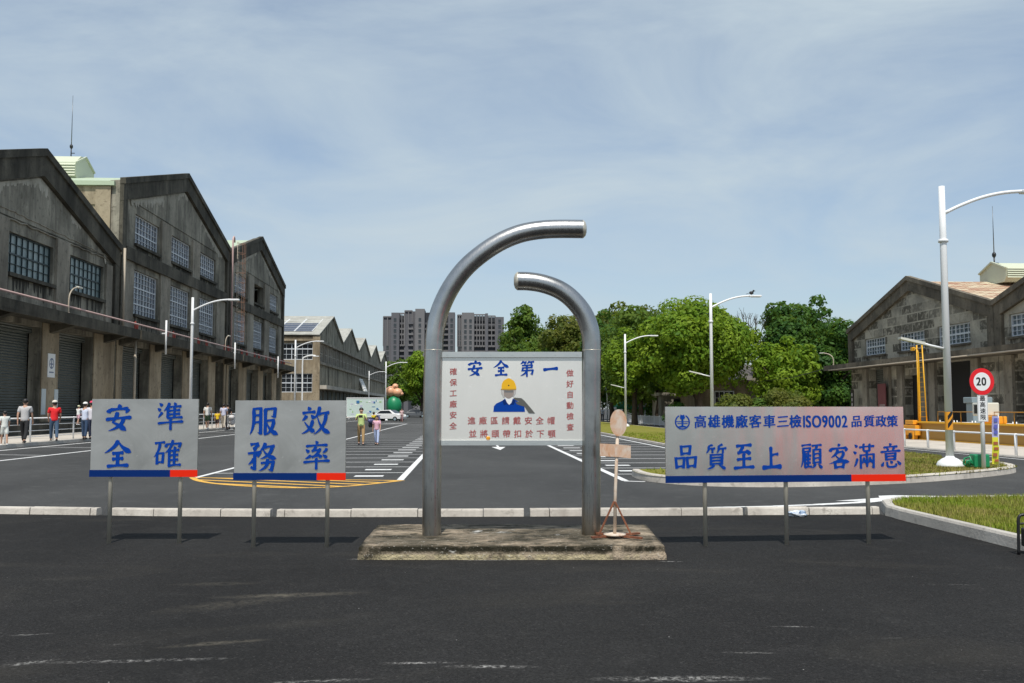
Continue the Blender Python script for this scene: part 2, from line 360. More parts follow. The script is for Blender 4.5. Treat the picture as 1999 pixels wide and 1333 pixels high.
def leafmat(name, a, b, c_, trans=.35):
    m = bpy.data.materials.new(name); m.use_nodes = True; q = NB(m); nt = q.nt
    g = q.N.new('ShaderNodeNewGeometry'); n = q.noise(q.coord('pos'), .55, 4, .6)
    c = q.mix(g.outputs['Random Per Island'], a, b); c = q.mix(q.rng(n, .42, .62, 0, .75), c, c_)
    q.col(c); q.b.inputs['Roughness'].default_value = .6; q.b.inputs['Specular IOR Level'].default_value = .25
    tr = q.N.new('ShaderNodeBsdfTranslucent'); q.L.new(q.mix(.5, c, (.25, .32, .03), 'MIX'), tr.inputs[0])
    ms = q.N.new('ShaderNodeMixShader'); ms.inputs[0].default_value = trans
    q.L.new(q.b.outputs[0], ms.inputs[1]); q.L.new(tr.outputs[0], ms.inputs[2]); q.L.new(ms.outputs[0], q.N['Material Output'].inputs[0]); return m
M['leaf_bright'] = leafmat('bright_leaves', (.065, .16, .010), (.20, .33, .022), (.29, .40, .030), .45)
M['leaf_mid'] = leafmat('mid_leaves', (.04, .105, .014), (.11, .19, .024), (.14, .21, .026), .4)
M['leaf_deep'] = leafmat('deep_leaves', (.02, .07, .016), (.06, .15, .026), (.085, .175, .02), .4)
M['leaf_olive'] = leafmat('olive_leaves', (.05, .09, .014), (.14, .17, .03), (.17, .17, .03), .4)
M['grass'] = leafmat('grass_blades', (.15, .25, .015), (.34, .40, .035), (.40, .33, .10), .4)
M['grass_dry'] = leafmat('dry_grass_blades', (.16, .17, .03), (.28, .24, .07), (.30, .22, .09), .3)
M['bark'] = concrete('bark', (.02, .016, .012), (.07, .055, .042), (.13, .105, .08), .5, .6, 3)
# ================================================================ SETTING
def flat(name, poly_fn, m): pass
b = MB()
xs = [-1500, -17.3, -7, 1500]; ys = [-300, 20, 60, 130, 300, 2500]
vs = [(x, y, zg(x)) for y in ys for x in xs]; nx = len(xs)
b.add(vs, [(j*nx+i, j*nx+i+1, (j+1)*nx+i+1, (j+1)*nx+i) for j in range(len(ys)-1) for i in range(nx-1)])
tag(b.build('ground', M['asphalt'], recalc=False), kind='structure')
KERB = [(-60, 24.6), (-12, 16.35), (-7.35, 15.55), (-4.6, 15.1), (-2.0, 14.86), (1.0, 14.8), (6.42, 14.86)]
def ky(x):
    for (x0, y0), (x1, y1) in zip(KERB, KERB[1:]):
        if x0 <= x <= x1: return y0+(y1-y0)*(x-x0)/(x1-x0)
    return 14.86
b = MB()
pts = [(x, y, .005) for x, y in KERB]+[(6.42, -60, .005), (-60, -60, .005)]
b.add(pts, [tuple(range(len(pts)))])
tag(b.build('road', M['asphalt_new'], recalc=False), kind='structure')
def profile_run(b, path, w, h, z0=0, r=.02, closed=False, side=1):
    """kerb of width w and height h swept along a ground path (x, y); side=1 puts the body to the right of the path"""
    n = len(path); rings = []
    for i, p in enumerate(path):
        p = Vector((p[0], p[1])); a = Vector(path[(i-1) % n][:2]) if (closed or i > 0) else None; c = Vector(path[(i+1) % n][:2]) if (closed or i < n-1) else None
        d1 = (p-a).normalized() if a is not None else None; d2 = (c-p).normalized() if c is not None else None
        if d1 is None: d1 = d2
        if d2 is None: d2 = d1
        t = (d1+d2).normalized(); nn = Vector((t.y, -t.x))*side; k = 1/max(.5, nn.dot(Vector((d1.y, -d1.x))*side))
        z = z0(p.x) if callable(z0) else z0
        rings.append([(p.x+nn.x*k*o, p.y+nn.y*k*o, z+hh) for o, hh in ((0, 0), (0.012, h-r), (r, h), (w-r, h), (w, h-r), (w, 0))])
    m = 6; vs = [q for ring in rings for q in ring]; fs = []
    for i in range(n if closed else n-1):
        for k in range(m-1):
            j = (i+1) % n; fs.append((i*m+k, j*m+k, j*m+k+1, i*m+k+1))
    if not closed: fs += [tuple(range(m-1, -1, -1)), tuple((n-1)*m+k for k in range(m))]
    b.add(vs, fs, False)
# the front kerb: separate stones with two open drain gaps
b = MB(); gaps = [(-5.72, -5.5), (-3.0, -2.9), (.86, .96), (4.25, 4.33)]
x = -40.0; stops = []
while x < 6.3:
    nxt = x+.98+.06*random.random()
    if nxt > 6.3: nxt = 6.42
    seg = [(x+.006, nxt-.006)]
    for g0, g1 in gaps:
        seg = [q for s0, s1 in seg for q in (((s0, min(s1, g0)), (max(s0, g1), s1)) if s0 < g1 and s1 > g0 else ((s0, s1),)) if q[1]-q[0] > .03]
    for s0, s1 in seg:
        dz = random.uniform(-.006, .006)
        profile_run(b, [(s1, ky(s1)+random.uniform(-.008, .008)), (s0, ky(s0)+random.uniform(-.008, .008))], .16, .115+dz, side=1)
    x = nxt
tag(b.build('kerb', M['kerb_white']), kind='structure')
# the verge on the right
b = MB()
profile_run(b, [(6.45, 9.0), (6.42, 11.2), (6.40, 14.2), (6.45, 14.75), (6.75, 15.6), (7.3, 16.15), (9.5, 16.35), (14, 16.5)], .17, .16, side=1, r=.03)
tag(b.build('kerb', M['kerb_grey']), kind='structure')
VERGE = [(6.6, 9.0), (6.58, 11.2), (6.56, 14.2), (6.62, 14.7), (6.9, 15.5), (7.4, 15.98), (9.5, 16.18), (14, 16.33), (14, 9)]
b = MB(); b.add([(x, y, .12+.03*sin(x*3+y*2)) for x, y in VERGE], [tuple(range(len(VERGE)))])
tag(b.build('lawn', M['turf_dry'], recalc=False), kind='structure')
def inside(p, poly):
    x, y = p; c = False
    for (x0, y0), (x1, y1) in zip(poly, poly[1:]+poly[:1]):
        if (y0 > y) != (y1 > y) and x < (x1-x0)*(y-y0)/(y1-y0)+x0: c = not c
    return c
def blades(name, poly, n, h, w, m, z, seed=1, box=None):
    r = random.Random(seed); X = [p[0] for p in poly]; Yv = [p[1] for p in poly]; b = MB()
    x0, x1, y0, y1 = box or (min(X), max(X), min(Yv), max(Yv)); k = 0
    while k < n:
        x = r.uniform(x0, x1); y = r.uniform(y0, y1)
        if not inside((x, y), poly): continue
        k += 1
        if noise.noise((x*1.1, y*1.1, seed)) < -.32 and r.random() < .75: continue
        for _ in range(4):
            a = r.uniform(0, 2*pi); hh = h*r.uniform(.35, 1.1); ww = w*r.uniform(.6, 1.3); l = hh*r.uniform(.2, .8); px = x+r.gauss(0, .02); py = y+r.gauss(0, .02)
            dx, dy = cos(a), sin(a); sx, sy = -dy*ww, dx*ww
            b.add([(px-sx, py-sy, z), (px+sx, py+sy, z), (px+dx*l+sx*.2, py+dy*l+sy*.2, z+hh)], [(0, 1, 2)])
    return tag(b.build(name, m, recalc=False), kind='stuff')
blades('verge_grass', VERGE, 12000, .095, .008, M['grass'], .12, 3, (6.5, 10.2, 10, 16.4))
blades('verge_grass', VERGE, 3500, .10, .007, M['grass_dry'], .12, 5, (6.5, 10.2, 10, 16.4))
# the traffic island, its kerb and the lawn behind it
ISL = [(4.02, 23.6), (4.0, 22.4), (4.25, 21.4), (5.05, 20.45), (6.41, 20.08), (7.96, 20.35), (9.76, 21.04), (11.58, 22.19), (13.08, 23.33), (14.2, 24.5), (14.75, 25.9), (14.6, 27.1), (13.9, 27.6)]
def smooth(path, k=4):
    out = []
    n = len(path)
    for i in range(n-1):
        p0 = Vector(path[max(i-1, 0)]); p1 = Vector(path[i]); p2 = Vector(path[i+1]); p3 = Vector(path[min(i+2, n-1)])
        for j in range(k):
            t = j/k; out.append(tuple(.5*((2*p1)+(p2-p0)*t+(2*p0-5*p1+4*p2-p3)*t*t+(3*p1-p0-3*p2+p3)*t**3)))
    return out+[tuple(path[-1])]
isl = smooth(ISL)
b = MB(); profile_run(b, isl, .2, .17, side=-1, r=.03); profile_run(b, [(14.1, 28.3), (15.1, 30.5), (15.3, 36), (15.4, 118)], .16, .12, side=-1)
profile_run(b, [(8.62, 27), (8.62, 118)], .16, .1, side=1)
tag(b.build('kerb', M['kerb_white']), kind='structure')
b = MB()
ip = [(x, y, .14) for x, y in isl]+[(14.2, 28.3, .14), (15.2, 30.5, .12), (15.25, 118, .12), (8.75, 118, .1), (8.75, 24.2, .12), (4.3, 24.2, .13)]
b.add(ip, [tuple(range(len(ip)))]); tag(b.build('lawn', M['turf'], recalc=False), kind='structure')
lawnpoly = [(p[0], p[1]) for p in ip]
blades('lawn_grass', [(x, y) for x, y in lawnpoly], 6500, .07, .014, M['grass_dry'], .13, 9, (9.2, 15.2, 21, 34))
blades('lawn_grass', [(x, y) for x, y in lawnpoly], 5000, .08, .02, M['grass'], .12, 11, (4.3, 15.2, 20.5, 60))
# ---------------------------------------------------------------- road paint (one sheet, 4 mm above the asphalt)
b = MB()
def strip(b, p, q, w, z=.004):
    p = Vector((p[0], p[1])); q = Vector((q[0], q[1])); d = (q-p).normalized(); n = Vector((-d.y, d.x))*w/2
    b.add([(v.x, v.y, zg(v.x)+z) for v in (p-n, q-n, q+n, p+n)], [(0, 1, 2, 3)])
def poly(b, pts, z=.004): b.add([(x, y, zg(x)+z) for x, y in pts], [tuple(range(len(pts)))])
strip(b, (-6.47, 23.5), (-6.5, 104), .13); strip(b, (-1.55, 22.45), (-1.55, 104), .16)
k = 0; y = 25.0
while y < 102:
    strip(b, (-6.40, y), (-1.64, y), .11)
    poly(b, [(-2.75, y-1.42), (-2.05, y-1.42), (-2.05, y-.98), (-2.75, y-.98)], .004); y += 2.47
strip(b, (3.6, 22.0), (3.6, 102), .16); strip(b, (8.25, 24.5), (8.25, 102), .13); strip(b, (3.55, 21.9), (4.0, 21.7), .14)
y = 24.2
while y < 101:
    strip(b, (3.69, y), (8.18, y), .11); poly(b, [(4.0, y-1.42), (4.7, y-1.42), (4.7, y-.98), (4.0, y-.98)]); y += 2.47
strip(b, (-13.78, 18), (-13.78, 122), .14); strip(b, (-16.6, 18), (-16.6, 122), .14)
for k in range(20):
    y = 32.5+5.9*k; strip(b, (-16.53, y), (-13.85, y), .11)
    if k % 2 == 0: poly(b, [(-16.1, y-.7), (-15.2, y-.7), (-15.2, y-.3), (-16.1, y-.3)])
strip(b, (15.6, 28.6), (15.75, 120), .13); strip(b, (17.9, 22), (17.9, 110), .1)
# straight-on arrow in the aisle and the turn arrow on the near road
poly(b, [(1.02, 41.4), (1.3, 38.4), (1.62, 41.4), (1.36, 41.4), (1.36, 46), (1.26, 46), (1.26, 41.4)])
sh = [(3.95, 16.02), (5.2, 16.2), (6.0, 16.42), (6.9, 16.78), (7.6, 17.3)]
for i in range(len(sh)-1):
    w0 = .11+.05*i; strip(b, sh[i], sh[i+1], w0, .004)
poly(b, [(6.55, 17.05), (6.85, 17.0), (7.55, 17.25), (8.15, 17.62), (9.05, 17.85), (8.1, 18.1), (7.75, 18.0), (7.6, 17.6)], .0045)
for yy in (108, 112): strip(b, (-12, yy), (2.5, yy), .14)
poly(b, [(-9.6, 105.5), (-6.9, 107.5), (-6.0, 107.3), (-8.0, 105.3)]); poly(b, [(-9.8, 100), (-8.8, 100), (-6.6, 103.4), (-7.0, 103.8)])
tag(b.build('road_markings', M['line_white'], recalc=False), kind='structure')
def clip(poly, nx, ny, c):
    out = []
    for i in range(len(poly)):
        p, q = poly[i], poly[(i+1) % len(poly)]; dp = nx*p[0]+ny*p[1]-c; dq = nx*q[0]+ny*q[1]-c
        if dp <= 0: out.append(p)
        if (dp < 0 < dq) or (dq < 0 < dp):
            t = dp/(dp-dq); out.append((p[0]+(q[0]-p[0])*t, p[1]+(q[1]-p[1])*t))
    return out
arc = smooth([(-6.58, 23.53), (-6.1, 22.4), (-5.39, 21.44), (-4.45, 20.71), (-3.53, 20.34), (-2.51, 20.75), (-1.49, 22.31)], 4)
b = MB()
for p, q in zip(arc, arc[1:]): strip(b, p, q, .15, .005)
strip(b, (-6.5, 23.42), (-1.6, 22.3), .13, .005)
dd = Vector((.87, -.5)); nn = Vector((.5, .87))
base = Vector((-6.5, 23.5)).dot(nn)
region = [tuple(p) for p in arc]
for k in range(-6, 6):
    c0 = base+.62*k; pg = clip(clip(region, nn.x, nn.y, c0+.17), -nn.x, -nn.y, -c0)
    if len(pg) > 2: poly(b, pg, .0045)
tag(b.build('road_markings', M['line_yellow'], recalc=False), kind='structure')
# ---------------------------------------------------------------- pavements
b = MB(); b.box((-22.5, 18, .0), (-17.45, 160, .285)); tag(b.build('pavement', M['pavement']), kind='structure')
b = MB(); profile_run(b, [(-17.28, 18), (-17.28, 160)], .18, .14, zg, side=-1); tag(b.build('kerb', M['kerb_grey']), kind='structure')
b = MB(); b.box((18.62, 14, -.1), (31, 130, .03)); tag(b.build('pavement', M['pavement']), kind='structure')
b = MB(); profile_run(b, [(18.45, 14), (18.45, 130)], .18, .045, side=1); tag(b.build('kerb', M['kerb_grey']), kind='structure')
# ================================================================ LETTERING
G = {}
def glyphs():
    src = '''安:d50,2,54,15;d17,19,12,34;h18,23,84,18;p84,18,80,26,74,34;p46,30,38,52,26,68;n26,66,48,76,78,96;p66,46,56,76,14,97;h4,57,96,49
全:p50,2,36,26,3,48;n50,4,68,28,98,46;h30,50,71,47;h30,70,71,67;v50,48,50,92;h12,95,90,91
第:p25,1,20,11,7,20;h20,11,46,8;d31,12,38,21;p63,1,58,9,46,18;h60,9,92,6;d71,10,77,20;z19,29,79,26,76,42;z20,44,75,41;p22,44,20,52,16,60;z16,61,84,57,78,82,67,79;v47,27,47,99;p46,60,34,78,7,92
一:H4,56,96,47
準:d9,4,20,14;d3,22,14,31;p20,36,14,44,5,56;p45,2,38,18,25,32;v39,19,39,58;d62,1,68,12;h38,19,88,15;h40,32,84,29;h40,45,84,42;h38,58,93,54;v63,17,63,57;h4,76,96,69;v50,60,50,100
確:h3,14,40,10;p22,12,16,40,1,62;z12,48,12,86;z12,50,34,48,32,82;h12,82,32,80;d46,13,42,28;z46,17,95,13,90,26;p67,1,60,26,40,48;v55,34,55,98;d72,24,77,34;h55,41,92,37;h55,57,88,54;h55,74,88,71;h54,93,98,89;v73,39,73,91
服:p14,6,14,60,2,96;z14,8,39,6,39,93,28,88;h15,32,37,30;h15,56,37,54;v55,6,55,99;z55,9,89,6,86,35,74,32;z56,49,85,46;p85,46,76,78,58,97;n60,54,74,80,100,96
務:h8,9,38,6;p38,7,28,16,19,20;d17,18,29,28;z3,39,43,34,34,47;z24,37,24,93,13,87;p22,55,16,66,2,77;p60,2,54,18,41,32;h55,19,93,14;p84,16,72,42,43,58;n53,25,70,46,99,57;z48,72,89,67,82,97,70,92;p68,57,64,82,38,99
效:d23,2,30,14;h3,25,49,20;p18,32,12,42,3,50;d33,30,45,43;p39,48,28,78,1,95;n11,54,28,76,47,89;p63,1,57,26,45,42;h58,28,97,22;p85,25,75,66,43,98;n56,38,72,74,100,93
率:d47,1,54,11;h13,20,89,15;p49,20,42,30,33,37;h33,37,57,34;p63,26,53,44,33,57;h33,57,64,52;d58,46,67,59;d13,30,25,41;p31,50,22,58,11,62;p86,26,80,36,71,41;d71,48,87,59;h5,75,97,69;v50,60,50,100
品:z29,8,32,42;z29,11,71,8,66,40;h32,39,67,37;z5,54,9,93;z6,57,43,54,39,92;h9,90,41,87;z55,52,59,92;z56,55,95,51,90,90;h59,88,92,85
質:p31,2,26,6,13,8;p15,9,14,24,4,37;h14,21,45,18;v32,20,32,37;p77,1,70,5,57,8;p60,8,59,24,51,37;h60,21,95,17;v79,19,79,37;z24,42,24,82;z24,44,77,41,74,80;h25,56,74,54;h25,68,74,66;h24,80,75,78;p38,82,28,92,7,99;d61,82,90,98
至:h14,10,86,5;p46,9,36,26,20,37;h20,37,70,32;d62,23,78,42;h17,63,83,58;v49,38,49,93;h3,96,97,91
上:v46,7,46,92;h48,43,82,38;H3,95,97,90
顧:h5,9,49,5;z12,20,45,18,42,32;h13,34,42,32;p12,18,12,60,1,95;p24,37,20,46,11,53;v20,48,20,97;d32,36,37,45;h20,51,49,48;h21,65,46,62;h21,79,46,76;h20,95,51,92;v34,50,34,94;h52,10,98,6;p76,9,72,18,65,23;z60,24,60,79;z60,26,91,23,90,78;h61,43,90,40;h61,60,90,57;h60,77,90,74;p68,80,62,90,51,98;d81,80,98,98
客:d47,1,54,11;d13,19,10,34;h14,23,88,18;p88,18,84,26,79,32;p46,24,36,42,14,57;h42,37,72,33;p72,33,56,62,5,81;n31,43,60,66,98,73;z31,72,34,98;z32,75,73,72,68,96;h34,96,70,93
滿:d7,5,19,16;d1,32,13,42;p19,60,12,80,3,94;h27,17,99,11;v48,2,48,31;v76,2,76,30;h48,32,77,30;z34,46,34,99;z34,48,95,43,93,97,84,92;v63,32,63,95;p50,56,46,72,39,81;d50,62,59,79;p78,54,74,70,67,79;d78,60,88,77
意:d45,0,53,9;h17,18,83,13;d33,20,40,28;p67,17,63,23,57,29;h3,36,97,30;z27,41,29,67;z27,43,73,39,70,65;h29,54,70,52;h29,66,70,64;d17,75,7,93;q32,74,38,94,72,92,74,80;d48,69,57,81;d80,70,96,86'''
    for line in src.split('\n'):
        ch, ss = line.strip().split(':'); G[ch] = [(s[0], [float(x) for x in s[1:].split(',')]) for s in ss.split(';')]
glyphs()
def brush(b, ch, x0, z0, size, fn, wk=1.0, sx=1.0):
    """one character drawn as brush strokes; (x0, z0) is its lower left corner"""
    n = 0; base = 9.5 if len(G[ch]) < 9 else (8.2 if len(G[ch]) < 13 else 6.8)
    for t, c in G[ch]:
        P = [Vector((c[i], c[i+1])) for i in range(0, len(c), 2)]; w = base*wk
        if t in 'hH':
            if t == 'H': w *= 1.5
            a, e = P; d = e-a
            pts = [a+d*k+Vector((0, 2.2*sin(pi*k)*-.6)) for k in (0, .06, .14, .3, .5, .7, .84, .93, 1)]
            ws = [.55, 1.05, .95, .72, .66, .74, .98, 1.15, .5]
        elif t == 'v':
            a, e = P; pts = [a+(e-a)*k+Vector((-2 if k == 0 else 0, 0)) for k in (0, .07, .16, .4, .7, .92, 1)]; ws = [.55, 1.3, 1.1, .95, .98, 1.08, .6]
        elif t in 'pn':
            a, m_, e = P; ks = [i/9 for i in range(10)]
            pts = [a*(1-k)**2+(m_*2-(a+e)*.5)*2*k*(1-k)+e*k*k for k in ks]
            ws = [.7, 1.2, 1.12, 1.05, .98, .9, .8, .66, .45, .12] if t == 'p' else [.3, .45, .55, .68, .82, 1.0, 1.25, 1.5, 1.15, .12]
        elif t == 'd':
            a, e = P; pts = [a+(e-a)*k for k in (0, .2, .45, .7, .9, 1)]; ws = [.2, .65, 1.05, 1.35, 1.15, .4]
        elif t == 'q':
            pts = smooth([tuple(p) for p in P], 4); pts = [Vector(p) for p in pts]; ws = [.6]+[.95]*(len(pts)-3)+[1.2, .3]
        else:
            for a, e in zip(P, P[1:]):
                d = e-a; nn = Vector((-d.y, d.x)).normalized(); last = e is P[-1] and len(P) > 3
                hor = abs(d.x) > abs(d.y); ww = w*(.72 if hor else 1.0); ee = e if last else e+d.normalized()*w*.28; aa = a-d.normalized()*w*.25
                n += 1; zz = .0002*n
                q = [aa+nn*ww*.5, ee+nn*ww*(.1 if last else .55), ee-nn*ww*(.1 if last else .55), aa-nn*ww*.5]
                b.add([fn(x0+p.x/100*size*sx, z0+(100-p.y)/100*size, zz) for p in q], [(0, 1, 2, 3)])
            continue
        n += 1; zz = .0002*n; vs = []
        for i, p in enumerate(pts):
            d = (pts[min(i+1, len(pts)-1)]-pts[max(i-1, 0)]).normalized(); nn = Vector((-d.y, d.x))
            for sgn in (1, -1):
                q = p+nn*sgn*w*ws[i]*.5; vs.append(fn(x0+q.x/100*size*sx, z0+(100-q.y)/100*size, zz))
        b.add(vs, [(2*i, 2*i+1, 2*i+3, 2*i+2) for i in range(len(pts)-1)])
def typed(b, s, x0, z0, size, fn, bold=0.0, sx=1.0, shear=0.0, sep=None, gap=.07):
    """small lettering from the built-in font; bold repeats it shifted by that much"""
    for i, ch in enumerate(s):
        if ch == ' ': continue
        cu = bpy.data.curves.new('lettering', 'FONT'); cu.body = ch; cu.size = size; cu.fill_mode = 'FRONT' if False else 'BOTH'
        o = bpy.data.objects.new('lettering', cu); COL.objects.link(o); dg = bpy.context.evaluated_depsgraph_get()
        me = bpy.data.meshes.new_from_object(o.evaluated_get(dg)); bpy.data.objects.remove(o); bpy.data.curves.remove(cu)
        base = x0+(i*sep if sep else 0)
        for k, (dx, dz) in enumerate(((0, 0), (bold, 0), (0, bold*.7), (bold, bold*.7)) if bold else ((0, 0),)):
            b.add([fn(base+(v.co.x*sx+dx), z0+v.co.y+dz+shear*v.co.x, .0002*(k+1)) for v in me.vertices], [tuple(p.vertices) for p in me.polygons])
        w = max((v.co.x for v in me.vertices), default=0)
        if not sep: x0 += w*sx+size*gap
        bpy.data.meshes.remove(me)
# ================================================================ SAFETY MONUMENT
mon = thing('safety_monument', 'two curved steel tubes of unequal height holding a safety board on a mossy plinth', 'monument', (.53, 11.56, 0), -YAW)
def plinth_mesh():
    bm = bmesh.new(); nx, ny = 60, 30; w0, w1 = 1.665, 1.73; d0, d1 = -.93, 1.04; top = {}
    r = random.Random(2)
    for i in range(nx+1):
        for j in range(ny+1):
            u = i/nx*2-1; v = j/ny; y = d0+(d1-d0)*v; x = u*(w0+(w1-w0)*v)
            n = noise.noise((x*2.2, y*2.2, 1)); n2 = noise.noise((x*9, y*9, 4))
            top[i, j] = bm.verts.new((x, y, .155+.012*n+.006*n2-(.007 if i in (0, nx) or j in (0, ny) else 0)))
    for i in range(nx):
        for j in range(ny): bm.faces.new((top[i, j], top[i+1, j], top[i+1, j+1], top[i, j+1]))
    ring = [(i, 0) for i in range(nx)]+[(nx, j) for j in range(ny)]+[(i, ny) for i in range(nx, 0, -1)]+[(0, j) for j in range(ny, 0, -1)]
    prev = [top[k] for k in ring]
    for lev, (z, o) in enumerate(((.13, .006), (.085, .008), (.072, .016), (.03, .018), (-.03, .02))):
        cur = []
        for k, vtx in zip(ring, ring):
            t = top[k].co; c = Vector((0, .05, 0)); d = Vector((t.x/w0, (t.y-.05)/1.0, 0)); d = Vector((math.copysign(1, t.x) if k[0] in (0, nx) else 0, (-1 if k[1] == 0 else (1 if k[1] == ny else 0)), 0))
            nn = noise.noise((t.x*4, t.y*4, z*30))*.007+noise.noise((t.x*14, t.y*14, z*60))*.006
            cur.append(bm.verts.new((t.x+d.x*(o+nn), t.y+d.y*(o+nn), z)))
        m = len(ring)
        for q in range(m): bm.faces.new((prev[q], cur[q], cur[(q+1) % m], prev[(q+1) % m]))
        prev = cur
    bmesh.ops.recalc_face_normals(bm, faces=bm.faces)
    me = bpy.data.meshes.new('plinth'); bm.to_mesh(me); bm.free(); me.materials.append(M['plinth'])
    for p in me.polygons: p.use_smooth = True
    o = bpy.data.objects.new('plinth', me); COL.objects.link(o); o.parent = mon
plinth_mesh()
TALL = [(-.955, .12), (-.955, 1.0), (-.953, 1.8), (-.946, 2.2), (-.94, 2.36), (-.935, 2.48), (-.91, 2.67), (-.85, 2.88), (-.735, 3.115), (-.57, 3.338), (-.362, 3.523), (-.13, 3.672), (.108, 3.768), (.35, 3.812), (.58, 3.824), (.86, 3.822)]
SHORT = [(.94, .12), (.948, 1.0), (.953, 1.8), (.958, 2.2), (.96, 2.36), (.955, 2.48), (.93, 2.625), (.86, 2.80), (.725, 2.968), (.57, 3.082), (.385, 3.152), (.21, 3.182), (.07, 3.186)]
def tubepath(pts, k=10): return [Vector((p[0], 0, p[1])) for p in smooth(pts, k)]
b = MB(); b.smooth = True
b.tube(tubepath(TALL, 8), .112, 28, False)
b.lathe([(.1125, 0), (.1125, .0)], n=3) if False else None
o = b.build('tall_tube', M['steel_tube'], mon)
b = MB(); b.tube([(.855, 0, 3.822), (.868, 0, 3.822), (.892, 0, 3.822), (.905, 0, 3.822)], [.113, .109, .085, .045], 28); b.build('end_cap', M['post_steel'], o)
b = MB(); b.tube([(-.942, 0, 2.345), (-.942, 0, 2.352)], .1135, 28); b.build('weld_seam', M['post_steel'], o)
b = MB()
b.tube(tubepath(SHORT, 8), .112, 28, False)
o = b.build('short_tube', M['steel_tube'], mon)
b = MB(); b.tube([(.075, 0, 3.186), (.06, 0, 3.186), (.036, 0, 3.186), (.023, 0, 3.186)], [.113, .109, .085, .045], 28); b.build('end_cap', M['post_steel'], o)
b = MB(); b.tube([(.96, 0, 2.345), (.96, 0, 2.352)], .1135, 28); b.build('weld_seam', M['post_steel'], o)
# the board between the tubes
BX0, BX1, BZ0, BZ1 = -.845, .84, 1.265, 2.265
b = MB(); b.box((BX0, -.012, BZ0), (BX1, .012, BZ1)); board = b.build('safety_board', M['plate_board'], mon)
b = MB()
for z0, z1 in ((BZ1-.003, BZ1+.062), (BZ0-.055, BZ0+.003)):
    b.box((BX0, -.035, z0), (BX1, .035, z1))
    for k in range(7): b.lathe([(.008, 0), (.006, .006)], (0, 0, 0), 8) if False else b.box((BX0+.06+k*.26, -.039, (z0+z1)/2-.006), (BX0+.072+k*.26, -.035, (z0+z1)/2+.006))
b.build('clamp_rail', M['rail_steel'], board)
def bp(px, py): return (BX0+(px-60)/(1870-60)*(BX1-BX0), BZ1-(py-120)/(1205-120)*(BZ1-BZ0))     # zoomed board picture -> board coordinates
FB = lambda u, v, t: (u, -.0145-t, v)
b = MB()
for ch, px, py in (('安', 388, 370), ('全', 722, 368), ('第', 1062, 380), ('一', 1362, 380)):
    u, v = bp(px, py); brush(b, ch, u, v, .195, FB, 1.45)
b.build('blue_lettering', M['blue'], board, recalc=False)
b = MB(); sz = .088
def cjk(b, ch, px, py, size, fn, bold, conv, sx=1.0): u, v = conv(px, py); typed(b, ch, u, v, size, fn, bold, sx, .07)
for s, px, py, dx in (('進廠區請戴安全帽', 395, 990, 146), ('並將頤帶扣於下顎', 410, 1160, 145)):
    for i, ch in enumerate(s): cjk(b, ch, px+dx*i, py, .096, FB, .003, bp)
for i, ch in enumerate('確保工廠安全'): cjk(b, ch, 162, 350+141*i, .089, FB, .003, bp)
for i, ch in enumerate('做好自動檢查'): cjk(b, ch, 1666, 370+140*i, .089, FB, .003, bp)
b.build('red_lettering', M['pink_red'], board, recalc=False)
# the picture of a helmeted worker painted on the board
def layer(b, mi, pts, t, sm=0):
    b.mi = mi; P = [bp(*p) for p in pts]; P = smooth(P+[P[0]], sm)[:-1] if sm else P
    b.sheet([[(u, v) for u, v in P]], FB, t)
b = MB()
layer(b, 0, [(880, 640), (880, 700), (930, 745), (985, 690), (985, 640)], .0005)
layer(b, 1, [(728, 832), (735, 760), (765, 725), (840, 690), (880, 660), (905, 715), (932, 742), (960, 715), (978, 660), (1030, 690), (1110, 735), (1130, 775), (1135, 832)], .001)
layer(b, 2, [(862, 545), (985, 545), (990, 600), (970, 640), (925, 662), (880, 640), (860, 600)], .0015, 3)
layer(b, 3, [(868, 545), (985, 545), (982, 582), (870, 582)], .0018)
layer(b, 4, [(826, 540), (845, 540), (850, 600), (875, 650), (855, 640), (830, 590)], .0012); layer(b, 4, [(1002, 540), (1022, 540), (1016, 590), (985, 640), (975, 650), (998, 600)], .0012)
layer(b, 5, [(834, 538), (836, 480), (860, 430), (900, 405), (925, 395), (950, 405), (990, 430), (1014, 480), (1018, 538), (925, 546)], .002, 3)
layer(b, 6, [(820, 536), (834, 534), (1018, 534), (1026, 536), (1020, 546), (930, 552), (826, 546)], .0024)
layer(b, 7, [(915, 490), (925, 478), (936, 490), (925, 502)], .0026)
layer(b, 8, [(985, 660), (1000, 648), (1090, 655), (1130, 690), (1190, 760), (1265, 852), (1185, 850), (1130, 765), (1070, 748), (1030, 735), (1010, 700), (1060, 705), (1050, 690), (1010, 680)], .0022)
layer(b, 9, [(846, 690), (880, 668), (906, 718), (930, 745), (925, 750), (895, 735), (865, 750)], .0014); layer(b, 9, [(978, 668), (1012, 688), (990, 742), (955, 738), (932, 748), (960, 718)], .0014)
b.build('worker_picture', [M['white'], M['blue'], mat('picture_face', (.30, .25, .22), .5), mat('picture_visor', (.16, .16, .16), .5), mat('picture_strap', (.42, .40, .38), .5), mat('picture_helmet', (.80, .44, .008), .45), mat('picture_brim', (.45, .26, .03), .5), M['black'], mat('picture_glove', (.10, .10, .09), .5), M['deep_blue']], board, recalc=False)
b = MB(); u, v = bp(662, 1172); b.ell((u, -.016, v), (.026, .006, .024), 12, 6); b.build('orange_sticker', M['orange'], board)
